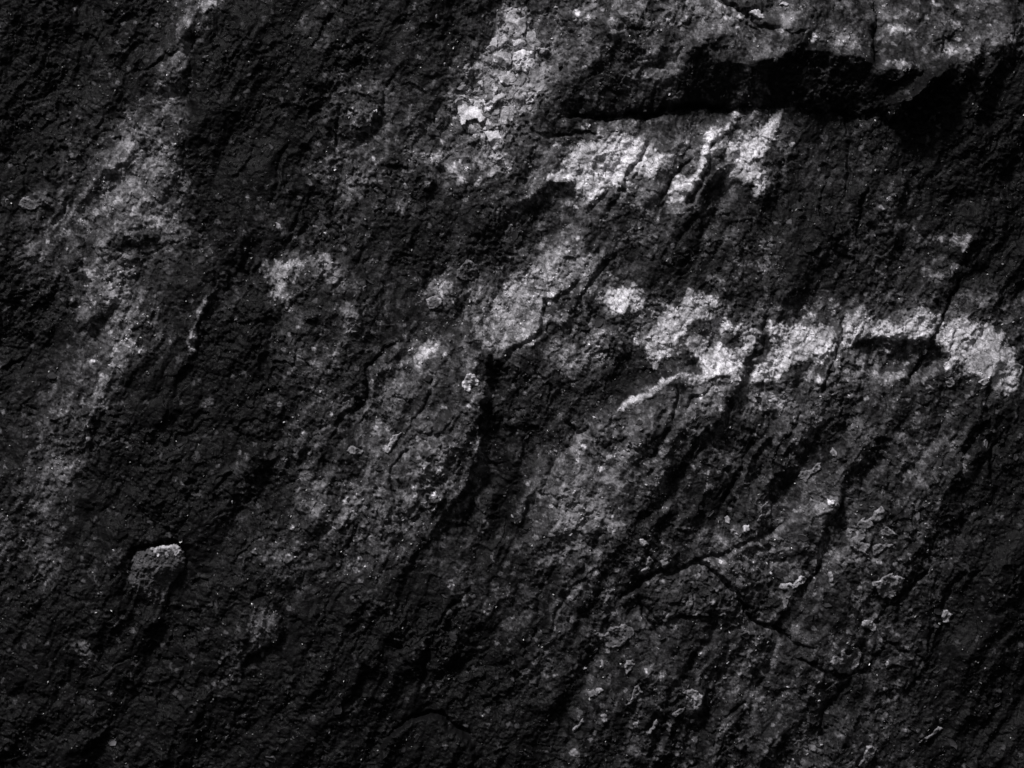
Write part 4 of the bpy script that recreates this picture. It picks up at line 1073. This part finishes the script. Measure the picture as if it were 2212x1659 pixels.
# flakes lifted off the surface, parts of the rock
def flake_mesh(i):
    r = random.Random(900 + i)
    n = r.choice((5, 6, 7))
    el = r.uniform(0.3, 0.75)
    a0 = r.random() * 6.28
    out = []
    for k_ in range(n):
        a = a0 + 6.283 * (k_ + r.uniform(-0.3, 0.3)) / n
        q = r.uniform(0.45, 1.2)
        out.append((math.cos(a) * q, math.sin(a) * q * el))
    th = r.uniform(0.10, 0.22)
    vs, fs = [(r.uniform(-.2, .2), r.uniform(-.2, .2), th * r.uniform(0.5, 1.0))], []
    vs += [(x * .62, y * .62, th * r.uniform(0.7, 1.15)) for x, y in out]
    vs += [(x * .96, y * .96, th * r.uniform(0.85, 1.6)) for x, y in out]
    vs += [(x * 1.0, y * 1.0, -0.35) for x, y in out]
    for k_ in range(n):
        j = (k_ + 1) % n
        fs.append((0, 1 + k_, 1 + j))
        fs.append((1 + k_, 1 + n + k_, 1 + n + j, 1 + j))
        fs.append((1 + n + k_, 1 + 2 * n + k_, 1 + 2 * n + j, 1 + n + j))
    me = bpy.data.meshes.new("rock_flake")
    me.from_pydata([(x * K, y * K, z * K) for x, y, z in vs], [], fs)
    me.update()
    return me


FLAKES = []
for i in range(16):
    for mt in (MAT_CRUST, MAT_PALE):
        me = flake_mesh(i)
        me.materials.append(mt)
        FLAKES.append(me)
gHu = np.gradient(HS, UA, axis=1)
gHv = np.gradient(HS, VA, axis=0)
n_flake, tries = 0, 0
while n_flake < 285 and tries < 9000:
    tries += 1
    u, v = random.uniform(6, 1018), random.uniform(6, 762)
    uu, vv = np.array([u]), np.array([v])
    dens = 0.25 + 0.55 * (u > 520) * (v > 380) + 0.25 * (u > 250) * (v > 180) * (u < 560)
    dens *= 0.15 + 1.2 * float(sstep(-0.1, 0.4, noise(uu / 45, vv / 45, 150))[0])
    if random.random() > dens or float(sample(PALE, uu, vv)[0]) > 0.6:
        continue
    gu_, gv_, h_ = (float(sample(A, uu, vv)[0]) for A in (gHu, gHv, HS))
    if abs(gu_) + abs(gv_) > 1.3:
        continue
    nrm = Vector((-gu_, -1.0, gv_)).normalized()
    nrm = (nrm + Vector((random.gauss(0, .22), random.gauss(0, .1), random.gauss(0.05, .22)))).normalized()
    o = link("rock_flake", FLAKES[(2 * random.randrange(16)) + (random.random() < 0.15)], body)
    rot = nrm.to_track_quat('Z', 'Y') @ Quaternion((0, 0, 1), random.random() * 6.283)
    size = 1.8 + 5.5 * random.random() ** 3
    o.location = Vector(place(u, v, h_ + 0.2).tolist())
    o.rotation_mode = 'QUATERNION'
    o.rotation_quaternion = rot
    o.scale = (size, size * random.uniform(.75, 1.3), size)
    n_flake += 1

# chips and grains too many to count: one part
NCH = 34000
cu_, cv_ = RNG.uniform(-30, 1054, NCH), RNG.uniform(-30, 798, NCH)
size = 0.45 + 1.6 * RNG.random(NCH) ** 3.5
gate = RNG.random(NCH) < 0.30 + 0.7 * sstep(-0.2, 0.5, noise(cu_ / 40, cv_ / 40, 120))
cu_, cv_, size = cu_[gate], cv_[gate], size[gate]
n = len(cu_)
gx, gy, hh = sample(gHu, cu_, cv_), sample(gHv, cu_, cv_), sample(H, cu_, cv_)
nr = np.stack([-gx, gy * 0 + gy, np.ones(n)], -1)              # in (u, v, h)
nr[:, 1] = -gy
nr[:, :2] += RNG.normal(0, 0.45, (n, 2))
nr /= np.linalg.norm(nr, axis=1, keepdims=True)
aa = RNG.random(n) * 6.283
t1 = np.stack([np.cos(aa), np.sin(aa), np.zeros(n)], -1)
t1 -= nr * (t1 * nr).sum(1, keepdims=True)
t1 /= np.linalg.norm(t1, axis=1, keepdims=True)
t2 = np.cross(nr, t1)
verts = []
for ring_h, ring_s in ((0.55, 0.75), (-0.6, 1.0)):
    for k_ in range(4):
        a = 6.283 * k_ / 4 + RNG.uniform(-0.5, 0.5, n)
        rr = size * ring_s * RNG.uniform(0.6, 1.25, n)
        verts.append(t1 * (np.cos(a) * rr * 1.15)[:, None] + t2 * (np.sin(a) * rr * 0.6)[:, None] + nr * (size * ring_h)[:, None])
verts = np.stack(verts, 1) + np.stack([cu_, cv_, hh], -1)[:, None, :]
co = place(verts[..., 0], verts[..., 1], verts[..., 2]).reshape(-1, 3)
b0 = (np.arange(n) * 8)[:, None]
quads = np.concatenate([b0 + np.array([[3, 2, 1, 0]])] + [b0 + np.array([[k_, (k_ + 1) % 4, 4 + (k_ + 1) % 4, 4 + k_]]) for k_ in range(4)])
local = sample(TONE, cu_, cv_)
tone = np.clip(local * RNG.uniform(0.8, 5.0, n) + (RNG.random(n) > 0.94) * RNG.uniform(0.05, 0.35, n) * np.clip(local / 0.02, 0.1, 1), 0.012, 0.6)
chips = link("rock_chips", make_mesh("rock_chips", co, quads, np.repeat(tone, 8), MAT_GLINT, False), body)
chips["kind"] = "stuff"
print("tris about", 2 * len(Q.reshape(-1, 4)) + 2 * len(quads))
